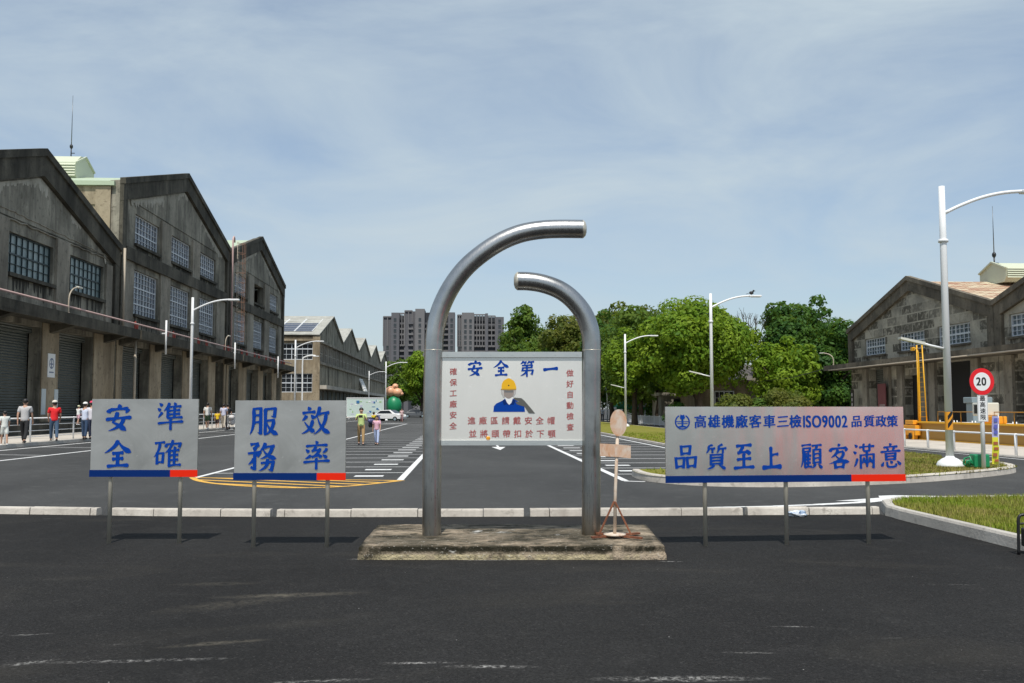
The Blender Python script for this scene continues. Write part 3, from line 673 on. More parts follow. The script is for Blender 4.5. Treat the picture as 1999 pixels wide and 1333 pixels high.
# ================================================================ STEEL SIGNS ON POSTS
def steel_sign(label, x, y, rot, w, z0, z1, posts, plate, ftop, stripe=.76, slant=0):
    t = thing('notice_sign', label, 'sign', (x, y, 0), rot, 'steel notice signs on posts')
    b = MB(); n = 24
    # a slightly buckled sheet with folded edges
    vs = []; r = random.Random(int(w*100))
    for j in range(9):
        for i in range(n+1):
            u = -w/2+w*i/n; v = z0+(z1-z0)*j/8; bow = .004*noise.noise((u*1.6, v*1.3, w)) if 0 < i < n and 0 < j < 8 else 0
            vs.append((u, -.02+bow, v))
    b.add(vs, [(j*(n+1)+i, j*(n+1)+i+1, (j+1)*(n+1)+i+1, (j+1)*(n+1)+i) for j in range(8) for i in range(n)], True)
    f = [(-w/2, z0), (w/2, z0), (w/2, z1), (-w/2, z1)]
    for (u0, v0), (u1, v1) in zip(f, f[1:]+f[:1]): b.add([(u0, -.02, v0), (u1, -.02, v1), (u1, .008, v1), (u0, .008, v0)], [(0, 1, 2, 3)])
    b.add([(u, .008, v) for u, v in f], [(3, 2, 1, 0)])
    p = b.build('panel', plate, t, recalc=False)
    F = lambda u, v, tt: (u, -.0262-tt, v)
    b = MB(); b.box((-w/2-.008, -.027, z0-.002), (-w/2+w*stripe, -.0215, z0+.082)); b.build('blue_band', M['deep_blue'], p)
    b = MB(); b.box((-w/2+w*stripe, -.027, z0-.002), (w/2+.006, -.0215, z0+.082)); b.build('red_band', M['red'], p)
    b = MB(); ftop(b, F, -w/2, z1); b.build('lettering', M['blue'], p, recalc=False)
    for px in posts:
        b = MB(); b.tube([(px, .03, -.02), (px, .03, z1-.03)], .026, 14); pass
        b.build('post', M['post_steel'], t)
    return t
def four(chars, pos, size):
    def f(b, F, xl, zt):
        for ch, (dx, dz) in zip(chars, pos): brush(b, ch, xl+dx, zt-dz-size, size, F, 1.38)
    return f
S1 = 1.315/212
def pos_of(pts, px0, py0, s): return [((x-px0)*s, (y-py0)*s) for x, y in pts]
steel_sign('scuffed square steel sign lettered 安全 準確 in blue, farther from the tube arch', -3.965, 12.1, -YAW, 1.31, .815, 1.765, (-.42, .44), M['plate_sign'],
           four('安準全確', pos_of([(203, 787), (306, 784), (203, 858), (302, 858)], 177, 778, S1), .345), .75)
steel_sign('square steel sign lettered 服務 效率 in blue, nearer the tube arch', -2.115, 11.68, -YAW, 1.325, .80, 1.745, (-.43, .445), M['plate_sign'],
           four('服效務率', pos_of([(488, 793), (588, 792), (486, 861), (590, 858)], 460, 781, S1), .345), .745)
def wide(b, F, xl, zt):
    s = 3.0/475
    for ch, x in zip('品質至上顧客滿意', (1314, 1374, 1428, 1484, 1562, 1617, 1668, 1722)):
        brush(b, ch, xl+(x-1297)*s, zt-(912-793)*s, .305 if ch not in '上' else .29, F, 1.4, .9)
    for ch, x in zip('高雄機廠客車三檢', (1352, 1379, 1406, 1433, 1460, 1488, 1515, 1540)): typed(b, ch, xl+(x-1297)*s, zt-(834-793)*s+.012, .163, F, .007, .97, .07)
    typed(b, 'ISO9002', xl+(1567-1297)*s, zt-(833-793)*s, .205, F, .007, .72)
    for ch, x in zip('品質政策', (1664, 1690, 1714, 1737)): typed(b, ch, xl+(x-1297)*s, zt-(833-793)*s+.012, .150, F, .006, .97, .07)
    cx, cz, R = xl+(1330-1297)*s, zt-(822-793)*s, .092          # the round rail emblem
    def ring(r0, r1, a0, a1, n=28):
        P = [a0+(a1-a0)*i/n for i in range(n+1)]
        b.add([F(cx+r*cos(a), cz+r*sin(a), .001) for a in P for r in (r0, r1)], [(2*i, 2*i+1, 2*i+3, 2*i+2) for i in range(n)])
    ring(R*.84, R, radians(118), radians(422))
    def rc(x0, z0, x1, z1, t=.0013): b.add([F(cx+x0*R, cz+z0*R, t), F(cx+x1*R, cz+z0*R, t), F(cx+x1*R, cz+z1*R, t), F(cx+x0*R, cz+z1*R, t)], [(0, 1, 2, 3)])
    rc(-.88, .0, .88, .11); rc(-.66, -.24, .66, -.13, .0014); rc(-.11, -.7, .11, .72, .0016)
    b.add([F(cx+u*R, cz+v*R, .0018) for u, v in ((-.62, -.72), (.62, -.72), (.62, -.6), (.2, -.48), (-.2, -.48), (-.62, -.6))], [tuple(range(6))])
    b.add([F(cx+u*R, cz+v*R, .002) for u, v in ((-.3, .72), (-.34, .5), (-.12, .32), (.12, .32), (.34, .5), (.3, .72), (.22, .98), (0, .86), (-.22, .98))], [tuple(range(9))])
steel_sign('wide buckled steel sign with a round emblem and two rows of blue writing', 3.865, 11.6, .06, 3.0, .762, 1.67, (-1.01, .0, 1.04), M['plate_wide'], wide, .77)
# ================================================================ RUSTY SIGN STAND ON THE PLINTH
rs = thing('rusty_sign_stand', 'rusted portable sign stand with a round disc leaning on the plinth beside the short tube', 'sign stand', (1.70, 11.18, .158), -.1)
tl = .06
b = MB(); b.tube([(0, 0, .03), (.012, 0, .55), (.05, 0, 1.38)], .019, 10); b.build('pole', M['rust_pole'], rs)
b = MB(); n = 26; b.sheet([[(.052+.098*cos(2*pi*k/n), 1.325+.155*sin(2*pi*k/n)) for k in range(n)]], lambda u, v, t: (u, -.024-t, v), 0, .006); b.build('disc', M['rust_sign'], rs)
b = MB(); b.sheet([[(-.165, .94), (.04, .93), (.19, .915), (.192, 1.06), (.04, 1.075), (-.165, 1.085)]], lambda u, v, t: (u, -.022-t, v), 0, .006); b.build('cross_plate', M['rust_sign'], rs)
for p, q in (((-.27, -.12, .02), (.02, .0, .03)), ((.0, .0, .03), (.3, -.16, .02)), ((0, .0, .03), (.30, .28, .02)), ((0, 0, .03), (-.22, .26, .02))):
    b = MB(); b.bar(p, q, .045, .022); b.build('foot_bar', M['rust_dark'], rs)
for sx in (-1, 1):
    b = MB(); b.bar((.005*sx, -.02, .42), (.185*sx, -.09, .045), .03, .012); b.build('brace', M['rust_dark'], rs)
b = MB(); b.tube([(0, .0, .032), (0, 0, .05)], .13, 20); b.build('base_disc', M['rust_pole'], rs)
# ================================================================ BUILDINGS
def rect(y0, y1, z0, z1): return [(y0, z0), (y1, z0), (y1, z1), (y0, z1)]
def window(parent, F, u0, u1, v0, v1, nx, nz, fm, pm, heavy=None, depth=.22, th=.038):
    """steel grid window set back in its opening; the pane is its child. heavy: indices of the thick transoms"""
    b = MB()
    def bx(a0, a1, c0, c1, d0, d1):
        P = [F(a, c, d) for d in (d0, d1) for a, c in ((a0, c0), (a1, c0), (a1, c1), (a0, c1))]
        b.add(P, [(0, 1, 2, 3), (7, 6, 5, 4), (0, 4, 5, 1), (1, 5, 6, 2), (2, 6, 7, 3), (3, 7, 4, 0)], False)
    e = th*1.5
    for a0, a1, c0, c1 in ((u0, u0+e, v0, v1), (u1-e, u1, v0, v1), (u0+e, u1-e, v0, v0+e), (u0+e, u1-e, v1-e, v1)): bx(a0, a1, c0, c1, depth-.07, depth+.03)
    hz, hx = heavy or ((), ())
    for i in range(1, nx):
        u = u0+(u1-u0)*i/nx; k = th*(1.6 if i in hx else .62); bx(u-k/2, u+k/2, v0+e, v1-e, depth-.05, depth+.02)
    for j in range(1, nz):
        v = v0+(v1-v0)*j/nz; k = th*(2.2 if j in hz else .62); bx(u0+e, u1-e, v-k/2, v+k/2, depth-.052, depth+.018)
    w = b.build('window', fm, parent)
    b = MB(); b.add([F(u, v, depth+.025) for u, v in rect(u0, u1, v0, v1)], [(0, 1, 2, 3)]); b.build('pane', pm, w, recalc=False)
    return w
def boxF(b, F, u0, u1, v0, v1, t0, t1):
    P = [F(a, c, d) for d in (t0, t1) for a, c in ((u0, v0), (u1, v0), (u1, v1), (u0, v1))]
    b.add(P, [(0, 1, 2, 3), (7, 6, 5, 4), (0, 4, 5, 1), (1, 5, 6, 2), (2, 6, 7, 3), (3, 7, 4, 0)], False)
def roof_slab(b, X0, X1, pts, t=.14, drop=.25):
    for (y0, z0), (y1, z1) in zip(pts, pts[1:]):
        b.add([(X0, y0, z0-drop), (X1, y0, z0-drop), (X1, y1, z1-drop), (X0, y1, z1-drop), (X0, y0, z0-drop-t), (X1, y0, z0-drop-t), (X1, y1, z1-drop-t), (X0, y1, z1-drop-t)],
              [(0, 1, 2, 3), (7, 6, 5, 4), (0, 4, 5, 1), (1, 5, 6, 2), (2, 6, 7, 3), (3, 7, 4, 0)], False)
XL = -24.0; F = XW(XL)
def rake(b, F, y0, ym, y1, ze, zr, wd, proud, cap=.0):
    """the raised band along both slopes of a gable"""
    for (a, c) in (((y0, ze), (ym, zr)), ((ym, zr), (y1, ze))):
        P = [(a[0], a[1]), (c[0], c[1]), (c[0], c[1]-wd), (a[0], a[1]-wd)]
        b.sheet([P], F, -proud, .0)
def stains(t, F, y0, y1, ym, zr, sl, q0, bays, rows, ze):
    """lime runs under the gable band and soot runs under the sills, each with its own ragged outline"""
    r = random.Random(int(y0)); b = MB(); y = q0+.05
    while y < 2*ym-q0-.3:
        w = r.uniform(.14, .5); f = lambda yy: zr-1.47-abs(yy-ym)*sl
        l = (.35+.55*max(0, noise.noise((y*.22, y0, 1))+.35))*r.uniform(.5, 1.3)
        a, c = y, y+w
        if noise.noise((y*.35, y0, 7)) > -.22: b.add([F(a, f(a), -.054), F(c, f(c), -.054), F(c-w*.15, f(c)-l*r.uniform(.6, 1), -.054), F((a+c)/2, f((a+c)/2)-l, -.054), F(a+w*.15, f(a)-l*r.uniform(.6, 1), -.054)], [(0, 1, 2, 3, 4)])
        y += w*r.uniform(.75, 1.0)
    b.build('lime_run', M['lime_stain'], t, recalc=False)
    b = MB()
    for c, w in bays:
        for z0, z1, nz, hz in rows:
            y = c-w/2-.1
            while y < c+w/2:
                ww = r.uniform(.12, .5); l = r.uniform(.3, 1.25)
                if r.random() < .75: b.add([F(y, z0-.2, -.004), F(y+ww, z0-.2, -.004), F(y+ww*.8, z0-.2-l*.8, -.004), F(y+ww*.5, z0-.2-l, -.004), F(y+ww*.2, z0-.2-l*.7, -.004)], [(0, 1, 2, 3, 4)])
                y += ww
    b.build('soot_run', M['soot_stain'], t, recalc=False)
def west_hall(label, y0, y1, zr, ze, bays, rows, fm, pm, heavy, nx, doors, hole=None, extra_side=False):
    ym = (y0+y1)/2
    t = thing('concrete_hall', label, 'factory hall', (XL, ym, .0), 0, 'gabled concrete halls in a row', local=False)
    outer = [(y0, .28), (y1, .28), (y1, ze), (ym, zr), (y0, ze)]
    holes = []
    for (c, w) in bays:
        for (z0, z1, nz, hz) in rows:
            if z0 < ze: holes.append(rect(c-w/2, c+w/2, z0, z1))
    for d0, d1, dz in doors: holes.append(rect(d0, d1, .9, dz))
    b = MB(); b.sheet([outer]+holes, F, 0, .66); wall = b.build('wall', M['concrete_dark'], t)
    # lower storey lining behind the doors
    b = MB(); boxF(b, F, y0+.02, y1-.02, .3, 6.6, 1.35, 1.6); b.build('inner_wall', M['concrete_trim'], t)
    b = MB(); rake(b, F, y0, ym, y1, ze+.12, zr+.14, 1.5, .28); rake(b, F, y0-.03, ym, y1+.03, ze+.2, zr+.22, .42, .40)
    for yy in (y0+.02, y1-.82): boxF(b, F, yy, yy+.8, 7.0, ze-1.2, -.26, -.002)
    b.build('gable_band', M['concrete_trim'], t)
    edges = sorted([bays[0][0]-bays[0][1]/2]+[x for c, w in bays for x in (c-w/2, c+w/2)][1:])
    for (c, w), (c2, w2) in zip(bays, bays[1:]):
        a0, a1 = c+w/2+.25, c2-w2/2-.25; b = MB(); boxF(b, F, a0, a1, 6.98, min(ze+1.0, rows[-1][1]+.6), -.16, -.003); b.build('pilaster', M['concrete_pale'], t)
    for a0, a1 in ((y0+.9, bays[0][0]-bays[0][1]/2-.3), (bays[-1][0]+bays[-1][1]/2+.3, y1-.9)):
        if a1-a0 > .3: b = MB(); boxF(b, F, a0, a1, 6.98, ze-1.35 if len(rows) == 1 else 12.3, -.12, -.003); b.build('pilaster', M['concrete_pale'], t)
    sl = (zr-ze)/(ym-y0); zb = rows[-1][1]+.75; q0 = max(y0+1.0, ym-(zr-1.45-zb)/sl)
    b = MB(); b.sheet([[(q0, zb), (2*ym-q0, zb), (2*ym-q0, zr-1.46-(ym-q0)*sl), (ym, zr-1.46), (q0, zr-1.46-(ym-q0)*sl)]], F, -.05, -.003); b.build('gable_panel', M['concrete_mid'], t)
    stains(t, F, y0, y1, ym, zr, sl, q0, bays, rows, ze)
    if len(rows) > 1:
        b = MB(); boxF(b, F, y0+.85, y1-.85, 12.05, 12.95, -.30, -.005); b.build('string_course', M['concrete_trim'], t)
    for (c, w) in bays:
        for k, (z0, z1, nz, hz) in enumerate(rows):
            b = MB(); boxF(b, F, c-w/2-.12, c+w/2+.12, z0-.2, z0, -.2, .1); b.build('window_sill', M['concrete_trim'], t)
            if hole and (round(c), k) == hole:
                b = MB(); boxF(b, F, c-w/2, c+w/2, z0, z1, 1.3, 1.4); b.build('opening_shade', M['interior_shade'], t); continue  # black sheet paints the shade behind the empty window opening
            window(t, F, c-w/2+.02, c+w/2-.02, z0+.02, z1-.02, nx, nz, fm, pm, (hz, heavy))
    for d0, d1, dz in doors:
        b = MB(); b.add([F(u, v, .75) for u, v in rect(d0-.05, d1+.05, .88, dz+.1)], [(0, 1, 2, 3)]); boxF(b, F, d0+.003, d1-.003, dz-.35, dz-.003, .5, .74)
        b.build('shutter_door', M['shutter'], t)
    # pillars carrying the canopy
    ps = []
    for a, c in zip([y0]+[d[1] for d in doors], [d[0] for d in doors]+[y1]):
        if c-a > .5: ps.append((a+c)/2); b = MB(); b.box((XL+.003, a+.06, .881), (XL+.09, c-.06, 6.49)); b.build('pillar', M['concrete_beige'], t, bevel=.03)
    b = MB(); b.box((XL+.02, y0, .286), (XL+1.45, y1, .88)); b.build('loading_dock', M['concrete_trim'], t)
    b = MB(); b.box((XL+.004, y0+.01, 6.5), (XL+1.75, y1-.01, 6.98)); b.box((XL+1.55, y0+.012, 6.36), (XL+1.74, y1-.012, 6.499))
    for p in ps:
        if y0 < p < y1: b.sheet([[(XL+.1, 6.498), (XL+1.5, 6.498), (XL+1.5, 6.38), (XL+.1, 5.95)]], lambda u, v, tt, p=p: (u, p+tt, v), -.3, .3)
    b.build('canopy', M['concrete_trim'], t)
    b = MB(); roof_slab(b, XL-.56, XL-62, [(y0, ze), (ym, zr), (y1, ze)]); b.build('roof', M['green_roof'], t)
    if extra_side:
        # the end wall that rises above the lower hall, with its own window
        S = YS(y0); b = MB(); b.sheet([[(XL-.56, .3), (XL-62, .3), (XL-62, ze-.4), (XL-.56, ze-.4)], rect(-31.5, -26.0, 13.4, 15.8)], S, 0, .4)
        b.build('end_wall', M['concrete_beige'], t)
        b = MB(); boxF(b, S, -25.6, -24.57, 7, ze-.45, -.15, -.002); boxF(b, S, -62, -24.57, ze-1.7, ze-.42, -.08, -.001); b.build('end_pilaster', M['concrete_beige'], t)
        b = MB(); boxF(b, S, -62, -24.3, ze-.4, ze-.1, -.3, .1); b.build('eave_trim', M['green_roof'], t)
        window(t, S, -31.5, -26.02, 13.42, 15.78, 6, 4, M['frame_white'], M['glass_dark'], ((2,), (3,)), .15, .08)
    else:
        b = MB(); b.add([(XL-.56, yy, z) for yy in (y0+.05,) for z in (.3, ze-.4)]+[(XL-62, y0+.05, ze-.4), (XL-62, y0+.05, .3)], [(0, 1, 2, 3)])
        b.add([(XL-.56, y1-.05, .3), (XL-.56, y1-.05, ze-.4), (XL-62, y1-.05, ze-.4), (XL-62, y1-.05, .3)], [(0, 1, 2, 3)]); b.build('end_wall', M['concrete_beige'], t)
    return t
UP = [(8.42, 11.62, 8, (2, 5)), (13.52, 15.68, 5, (2,))]
west_hall('lowest soot streaked gabled concrete hall with dark framed frosted windows', 42.3, 66.4, 16.0, 12.55, [(45.95, 5.45), (53.7, 5.45), (61.4, 5.45)], [(8.76, 10.92, 4, (2,))], M['frame_dark'], M['pane_frost'], (2, 4, 6), 8,
          [(43.0, 47.6, 6.2), (49.9, 55.2, 6.2), (57.5, 62.7, 6.2)])
b = MB(); r = random.Random(6)
for k in range(2):
    pts = [(XL+.06, 43.4+.35*i, (12.15-.02*i*.35 if k == 0 else 11.55)+.10*noise.noise((i*.5, k*7, 1))+.05*noise.noise((i*1.9, k, 3))) for i in range(0, 62)]
    b.tube(pts, [.035+.03*abs(noise.noise((i*.8, k, 9))) for i in range(62)], 5)
h1 = [o for o in bpy.data.objects if o.get('category') == 'factory hall'][0]
b.build('plaster_scar', M['concrete_pale'], h1)
h2 = west_hall('tall streaked gabled concrete hall with six white grid windows and a roof lantern', 66.7, 96.45, 21.3, 17.35, [(72.6, 5.4), (81.0, 5.6), (89.3, 5.5)], UP, M['frame_white'], M['pane_blue'], (2, 4, 6), 8,
               [(67.9, 73.6, 6.1), (76.4, 82.0, 6.1), (84.6, 90.0, 6.1), (92.6, 95.6, 6.1)], None, True)
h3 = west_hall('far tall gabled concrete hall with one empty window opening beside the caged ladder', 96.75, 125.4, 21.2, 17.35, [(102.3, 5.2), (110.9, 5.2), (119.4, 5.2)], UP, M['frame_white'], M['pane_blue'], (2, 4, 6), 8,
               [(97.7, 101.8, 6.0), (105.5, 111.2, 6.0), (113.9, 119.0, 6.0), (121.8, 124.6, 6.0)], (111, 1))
def lantern(parent, F2, X0, X1, yc, hw, z0, z1):
    """roof lantern: louvred box with a low rounded roof running back along the ridge"""
    b = MB(); prof = [(yc-hw*.82, z0), (yc-hw, z0+.35), (yc-hw, z0+(z1-z0)*.62), (yc-hw*.45, z1-.12), (yc, z1), (yc+hw*.45, z1-.12), (yc+hw, z0+(z1-z0)*.62), (yc+hw, z0+.35), (yc+hw*.82, z0)]
    b.sheet([prof], lambda u, v, t: (t, u, v), X0, X1); o = b.build('roof_lantern', M['louvre'], parent)
    b = MB(); n = 5; s = 1 if X0 > X1 else -1
    for k in range(n):
        z = z0+.38+(z1-z0)*.5*k/n
        b.add([(X0-.02*s, yc-hw-.03, z), (X1, yc-hw-.03, z), (X1, yc-hw-.12, z-.14), (X0-.02*s, yc-hw-.12, z-.14)], [(0, 1, 2, 3)])
    b.bar((X0+.06*s, yc-hw, z0+(z1-z0)*.62), (X0+.06*s, yc, z1+.05), .12, .1); b.bar((X0+.06*s, yc+hw, z0+(z1-z0)*.62), (X0+.06*s, yc, z1+.05), .12, .1)
    b.build('louvre_slats', M['louvre'], o)
    return o
lantern(h2, F, -32.3, -60, 81.6, 1.95, 20.5, 22.75)
def mast(label, p, z0, z1):
    t = thing('lightning_rod', label, 'lightning rod', p)
    b = MB(); b.tube([(0, 0, z0), (0, 0, z0+1.0)], .05, 8); b.build('base_pole', M['black'], t)
    b = MB(); b.ell((0, 0, z0+1.1), (.14, .14, .2), 10, 6); b.box((-.02, -.02, z0+.5), (.3, .02, z0+.56)); b.build('insulator', M['black'], t)
    b = MB(); b.tube([(0, 0, z0+1.25), (0, 0, z1)], [.04, .015], 6); b.build('rod', mat('rod_grey', (.15, .16, .17), .4, 1), t)
mast('thin lightning rod rising from the lantern of the tall streaked hall', (-33.5, 81.6, 22.6), 0, 5.5)
# pipes and small fittings on the western halls
def one(name, label, cat, b, m, group=None): return tag(b.build(name, m, origin='base'), label, cat, group)
b = MB(); b.tube([(XL+1.3, 40, 7.42), (XL+1.3, 125.2, 7.42)], .06, 8); one('water_pipe', 'long pinkish pipe running along the canopy of the western halls', 'pipe', b, M['pipe_pink'])
k = 0; br = None
for y in (68.3, 75.2, 77.0, 84.0, 86.6, 93, 94.4, 100, 102.3, 106, 108.2, 112, 114.5, 117, 121, 123):
    if br is None:
        b = MB(); b.box((-.05, -.05, 0), (.05, .05, .75)); b.box((-.05, .34, 0), (.05, .44, .6)); b.bar((0, -.25, .62), (0, .65, .5), .07); b.bar((-.3, .2, .03), (.3, .2, .03), .09)
        br = b.build('pipe_bracket', M['pipe_red']); tag(br, 'small rust red bracket holding the pinkish pipe on the canopy', 'pipe bracket', 'red brackets along the canopy'); o = br
    else: o = br.copy(); COL.objects.link(o)
    o.location = (XL+.75, y, 6.982)
pw = None
for y, z0 in ((71.6, 5.6), (92.6, 5.4), (113.5, 5.2)):
    if pw is None:
        b = MB(); b.tube([(0, 0, 0), (0, 0, 2.5)], .07, 8); b.box((-.3, -.04, 1.5), (.0, .04, 1.58)); o = pw = b.build('vent_pipe', M['white']); 
    else: o = pw.copy(); COL.objects.link(o)
    o.location = (XL+1.86, y, z0); tag(o, {71.6: 'short white vent pipe on the canopy below the nearest window of the tall streaked hall', 92.6: 'short white vent pipe on the canopy left of the caged ladder', 113.5: 'short white vent pipe on the canopy of the far tall hall'}[y], 'vent pipe', 'white vent pipes on the canopy edge')
dp = None
for y, top, lab in ((66.55, 12.6, 'tan drain pipe in the corner between the lowest hall and the tall streaked hall'), (67.4, 6.3, 'rust streaked drain pipe under the canopy at the near corner of the tall streaked hall'), (96.6, 18.4, 'pink drain pipe with a bent top beside the caged ladder')):
    b = MB(); x = XL+.5 if top > 7 else XL+1.1; pts = [(x, y, 6.99 if top > 7 else .3), (x, y, top)]
    if top > 15: pts += [(x, y+.1, top+.3), (x, y+.35, top+.45), (x, y+.6, top+.3), (x, y+.65, top-.1)]
    b.tube(pts, .09, 8); one('drain_pipe', lab, 'drain pipe', b, M['pipe_pink'] if top > 15 else M['pipe_tan'], 'drain pipes of the western halls')
t = thing('caged_ladder', 'rusty caged ladder climbing between the two tall halls', 'ladder', (XL+.55, 98.6, 0))
b = MB()
for dy in (-.3, .3): b.tube([(0, dy, 7.0), (0, dy, 18.6)], .025, 6)
for k in range(36): b.bar((0, -.3, 7.3+.32*k), (0, .3, 7.3+.32*k), .035)
b.build('ladder_rails', M['pipe_tan'], t)
b = MB()
for k in range(11):
    z = 8.4+1.0*k; pts = [(.85*sin(a)*.9, .5*cos(a), z) for a in [pi*i/8 for i in range(9)]]; b.tube(pts, .02, 6)
for a in (.25, .5, .75): b.bar((.765*sin(pi*a), .5*cos(pi*a), 8.4), (.765*sin(pi*a), .5*cos(pi*a), 18.4), .03)
b.build('safety_cage', mat('rusty_orange', (.27, .15, .10), .8), t)
def gooseneck(label, loc, rot=0, r=1.0):
    t = thing('canopy_lamp', label, 'lamp', loc, rot, 'gooseneck lamps on the canopies')
    b = MB(); b.tube(smooth([(0, 0, 0), (0, 0, .7*r), (0, .12*r, 1.15*r), (0, .55*r, 1.5*r), (0, 1.2*r, 1.68*r)], 4), .04, 8); b.lathe([(.11, 0), (.11, .05), (.05, .09)], n=10); b.build('bent_pole', M['pipe_tan'], t)
    b = MB(); b.box((-.09, 1.15*r, 1.64*r), (.09, 1.75*r, 1.74*r)); b.build('lamp_head', M['offwhite'], t, bevel=.02)
gooseneck('bent lamp on the canopy of the lowest hall', (XL+1.35, 55.5, 6.99), 0, 1.0)
gooseneck('bent lamp on the canopy left of the caged ladder', (XL+1.35, 91.0, 6.99), 0, .9)
# posters on the pillars of the lowest hall
FP = XW(XL+.955)
t = thing('notice_board', 'white notice with a round blue emblem on a pillar between two shutter doors', 'notice', (XL+.10, 56.4, 4.1))
b = MB(); b.box((0, -.48, -.68), (.03, .48, .68)); b.build('sheet', M['white'], t)
b = MB(); n = 24
def ringx(b, r0, r1, yc, zc, x):
    P = [2*pi*i/n for i in range(n+1)]; b.add([(x, yc+r*cos(a), zc+r*sin(a)) for a in P for r in (r0, r1)], [(2*i, 2*i+1, 2*i+3, 2*i+2) for i in range(n)])
ringx(b, .24, .31, 0, .12, .034); b.box((.031, -.05, -.15), (.036, .05, .36)); b.box((.031, -.2, .05), (.035, .2, .12)); b.box((.031, -.3, -.42), (.035, .3, -.35)); b.build('emblem', mat('faded_blue', (.12, .16, .26), .5), t, recalc=False)
for y, w, lab in ((55.55, .55, 'pale paper poster at the foot of the pillar left of the emblem notice'), (57.2, .5, 'pale paper poster at the foot of the pillar below the emblem notice'), (49.1, .7, 'pale green poster on the leftmost pillar at the frame edge')):
    b = MB(); b.box((XL+.092, y-w/2, 1.3), (XL+.115, y+w/2, 2.75)); b.box((XL+.115, y-w/2+.08, 2.3), (XL+.119, y+w/2-.08, 2.6)); one('poster', lab, 'poster', b, mat('poster_paper', (.50, .56, .58), .6), 'posters on the hall pillars')
# ---------------------------------------------------------------- sawtooth hall beyond
t = thing('sawtooth_hall', 'long saw-toothed grey hall with solar panels on its first roof slope', 'factory hall', (XL, 155, 0), 0, None, local=False)
peaks = [171.3+26.35*k for k in range(5)]; low = [158.0]+[184.5+26.35*k for k in range(5)]
b = MB(); prof = [(155.6, .3)]+[(155.6, 13.2)]
for k in range(5): prof += [(peaks[k], 17.7), (low[k+1], 14.0 if k < 4 else 13.6)]
prof += [(low[5], .3)]
b.sheet([prof], F, .1, .6)
wallm = b.build('wall', M['concrete_dark'], t)
b = MB()                                                  # vertical cladding boards, uneven in depth
r = random.Random(4); y = 155.7
while y < low[5]-.4:
    w = r.uniform(.75, 1.15); d = r.uniform(-.06, .04)
    zt = 9.0; boxF(b, F, y, y+w-.06, 5.35, zt-.25, d, .09)
    # the tooth above follows the slope
    k = min(range(5), key=lambda k: abs(peaks[k]-(y+w/2))); f = lambda yy: 17.7-abs(yy-peaks[k])*(17.7-13.9)/13.2
    z0, z1 = f(y)-.25, f(y+w-.06)-.25
    if min(z0, z1) > 12.7: b.sheet([[(y, 12.62), (y+w-.06, 12.62), (y+w-.06, z1), (y, z0)]], F, d, .09)
    y += w
b.build('cladding', M['board_grey'], t)
b = MB(); boxF(b, F, 155.2, low[5], 12.2, 12.6, -.5, .0); b.build('beam', M['concrete_pale'], t)
b = MB(); boxF(b, F, 155.2, low[5], 8.75, 9.15, -.45, .0); b.build('beam', M['concrete_pale'], t)
b = MB(); boxF(b, F, 155.0, low[5], 4.75, 5.35, -1.5, .05); b.build('canopy', M['canopy_white'], t)
y = 157.0; k = 0; colr = random.Random(8)
while y < low[5]-4:
    b = MB(); pale = 224 < y < 246
    for i in range(5): boxF(b, F, y+i*.98, y+i*.98+.07, 9.16, 12.19, .0, .08)
    boxF(b, F, y, y+4.0, 10.55, 10.63, .01, .07); w = b.build('window', M['canopy_white'], t)
    b = MB(); b.add([F(u, v, .085) for u, v in rect(y, y+4.0, 9.16, 12.19)], [(0, 1, 2, 3)]); b.build('pane', M['pane_frost'] if pale else M['glass_dark'], w, recalc=False)
    b = MB(); boxF(b, F, y+4.15, y+4.75, 9.16, 12.19, -.12, .09); b.build('post', M['concrete_pale'], t); y += 4.9
for k in range(24):
    y = 156+5.3*k; b = MB(); boxF(b, F, y, y+.9, .3, 4.74, -.05, .09); b.build('pillar', M['concrete_dark'], t)
    b = MB(); b.add([F(u, v, .08) for u, v in rect(y+1.0, y+5.2, .3, 4.5)], [(0, 1, 2, 3)]); b.build('shutter_door', M['shutter'], t, recalc=False)
for k in range(5):
    b = MB(); y0 = 154.6 if k == 0 else low[k]; z0 = 13.3 if k == 0 else 14.0
    roof_slab(b, XL+.35, XL-45, [(y0, z0+.2), (peaks[k], 17.95), (low[k+1], 14.2)], .16, .0); rf = b.build('roof', M['grey_roof'], t)
    if k == 0:
        sl_ = (17.7-13.5)/(171.3-155)
        for i in range(5):
            b = MB(); x0 = XL-1.2-2.9*i
            P = lambda x, s, h: (x, 155.6+s, 13.62+.258*s+h+.1)
            b.add([P(x0, .9, .12), P(x0-2.75, .9, .12), P(x0-2.75, 13.4, .12), P(x0, 13.4, .12), P(x0, .9, .0), P(x0-2.75, .9, .0), P(x0-2.75, 13.4, .0), P(x0, 13.4, .0)], [(0, 1, 2, 3), (4, 5, 1, 0), (5, 6, 2, 1), (6, 7, 3, 2), (7, 4, 0, 3)], False)
            pnl = b.build('solar_panel', mat('solar_cells', (.018, .022, .05), .25, 0, .6), rf)
            b = MB()
            for j in range(7): b.bar(P(x0, .9+12.5*j/6, .14), P(x0-2.75, .9+12.5*j/6, .14), .12, .03)
            for dx in (0, 2.75): b.bar(P(x0-dx, .9, .14), P(x0-dx, 13.4, .14), .09, .03)
            b.build('panel_frame', M['white'], pnl)
S = YS(155.0)
b = MB(); b.sheet([[(-70, .3), (-24.02, .3), (-24.02, 13.1), (-70, 13.1)], rect(-31.5, -24.75, 9.4, 12.0), rect(-39.5, -32.5, 9.4, 12), rect(-31.5, -24.75, 4.2, 7.2), rect(-39.5, -32.5, 4.2, 7.2)], S, 0, .4); b.build('end_wall', M['concrete_beige'], t)
b = MB(); boxF(b, S, -24.75, -23.6, .3, 13.2, -.25, -.002); boxF(b, S, -70, -24.0, 12.4, 12.75, -.35, -.003); b.build('end_pilaster', M['concrete_beige'], t)
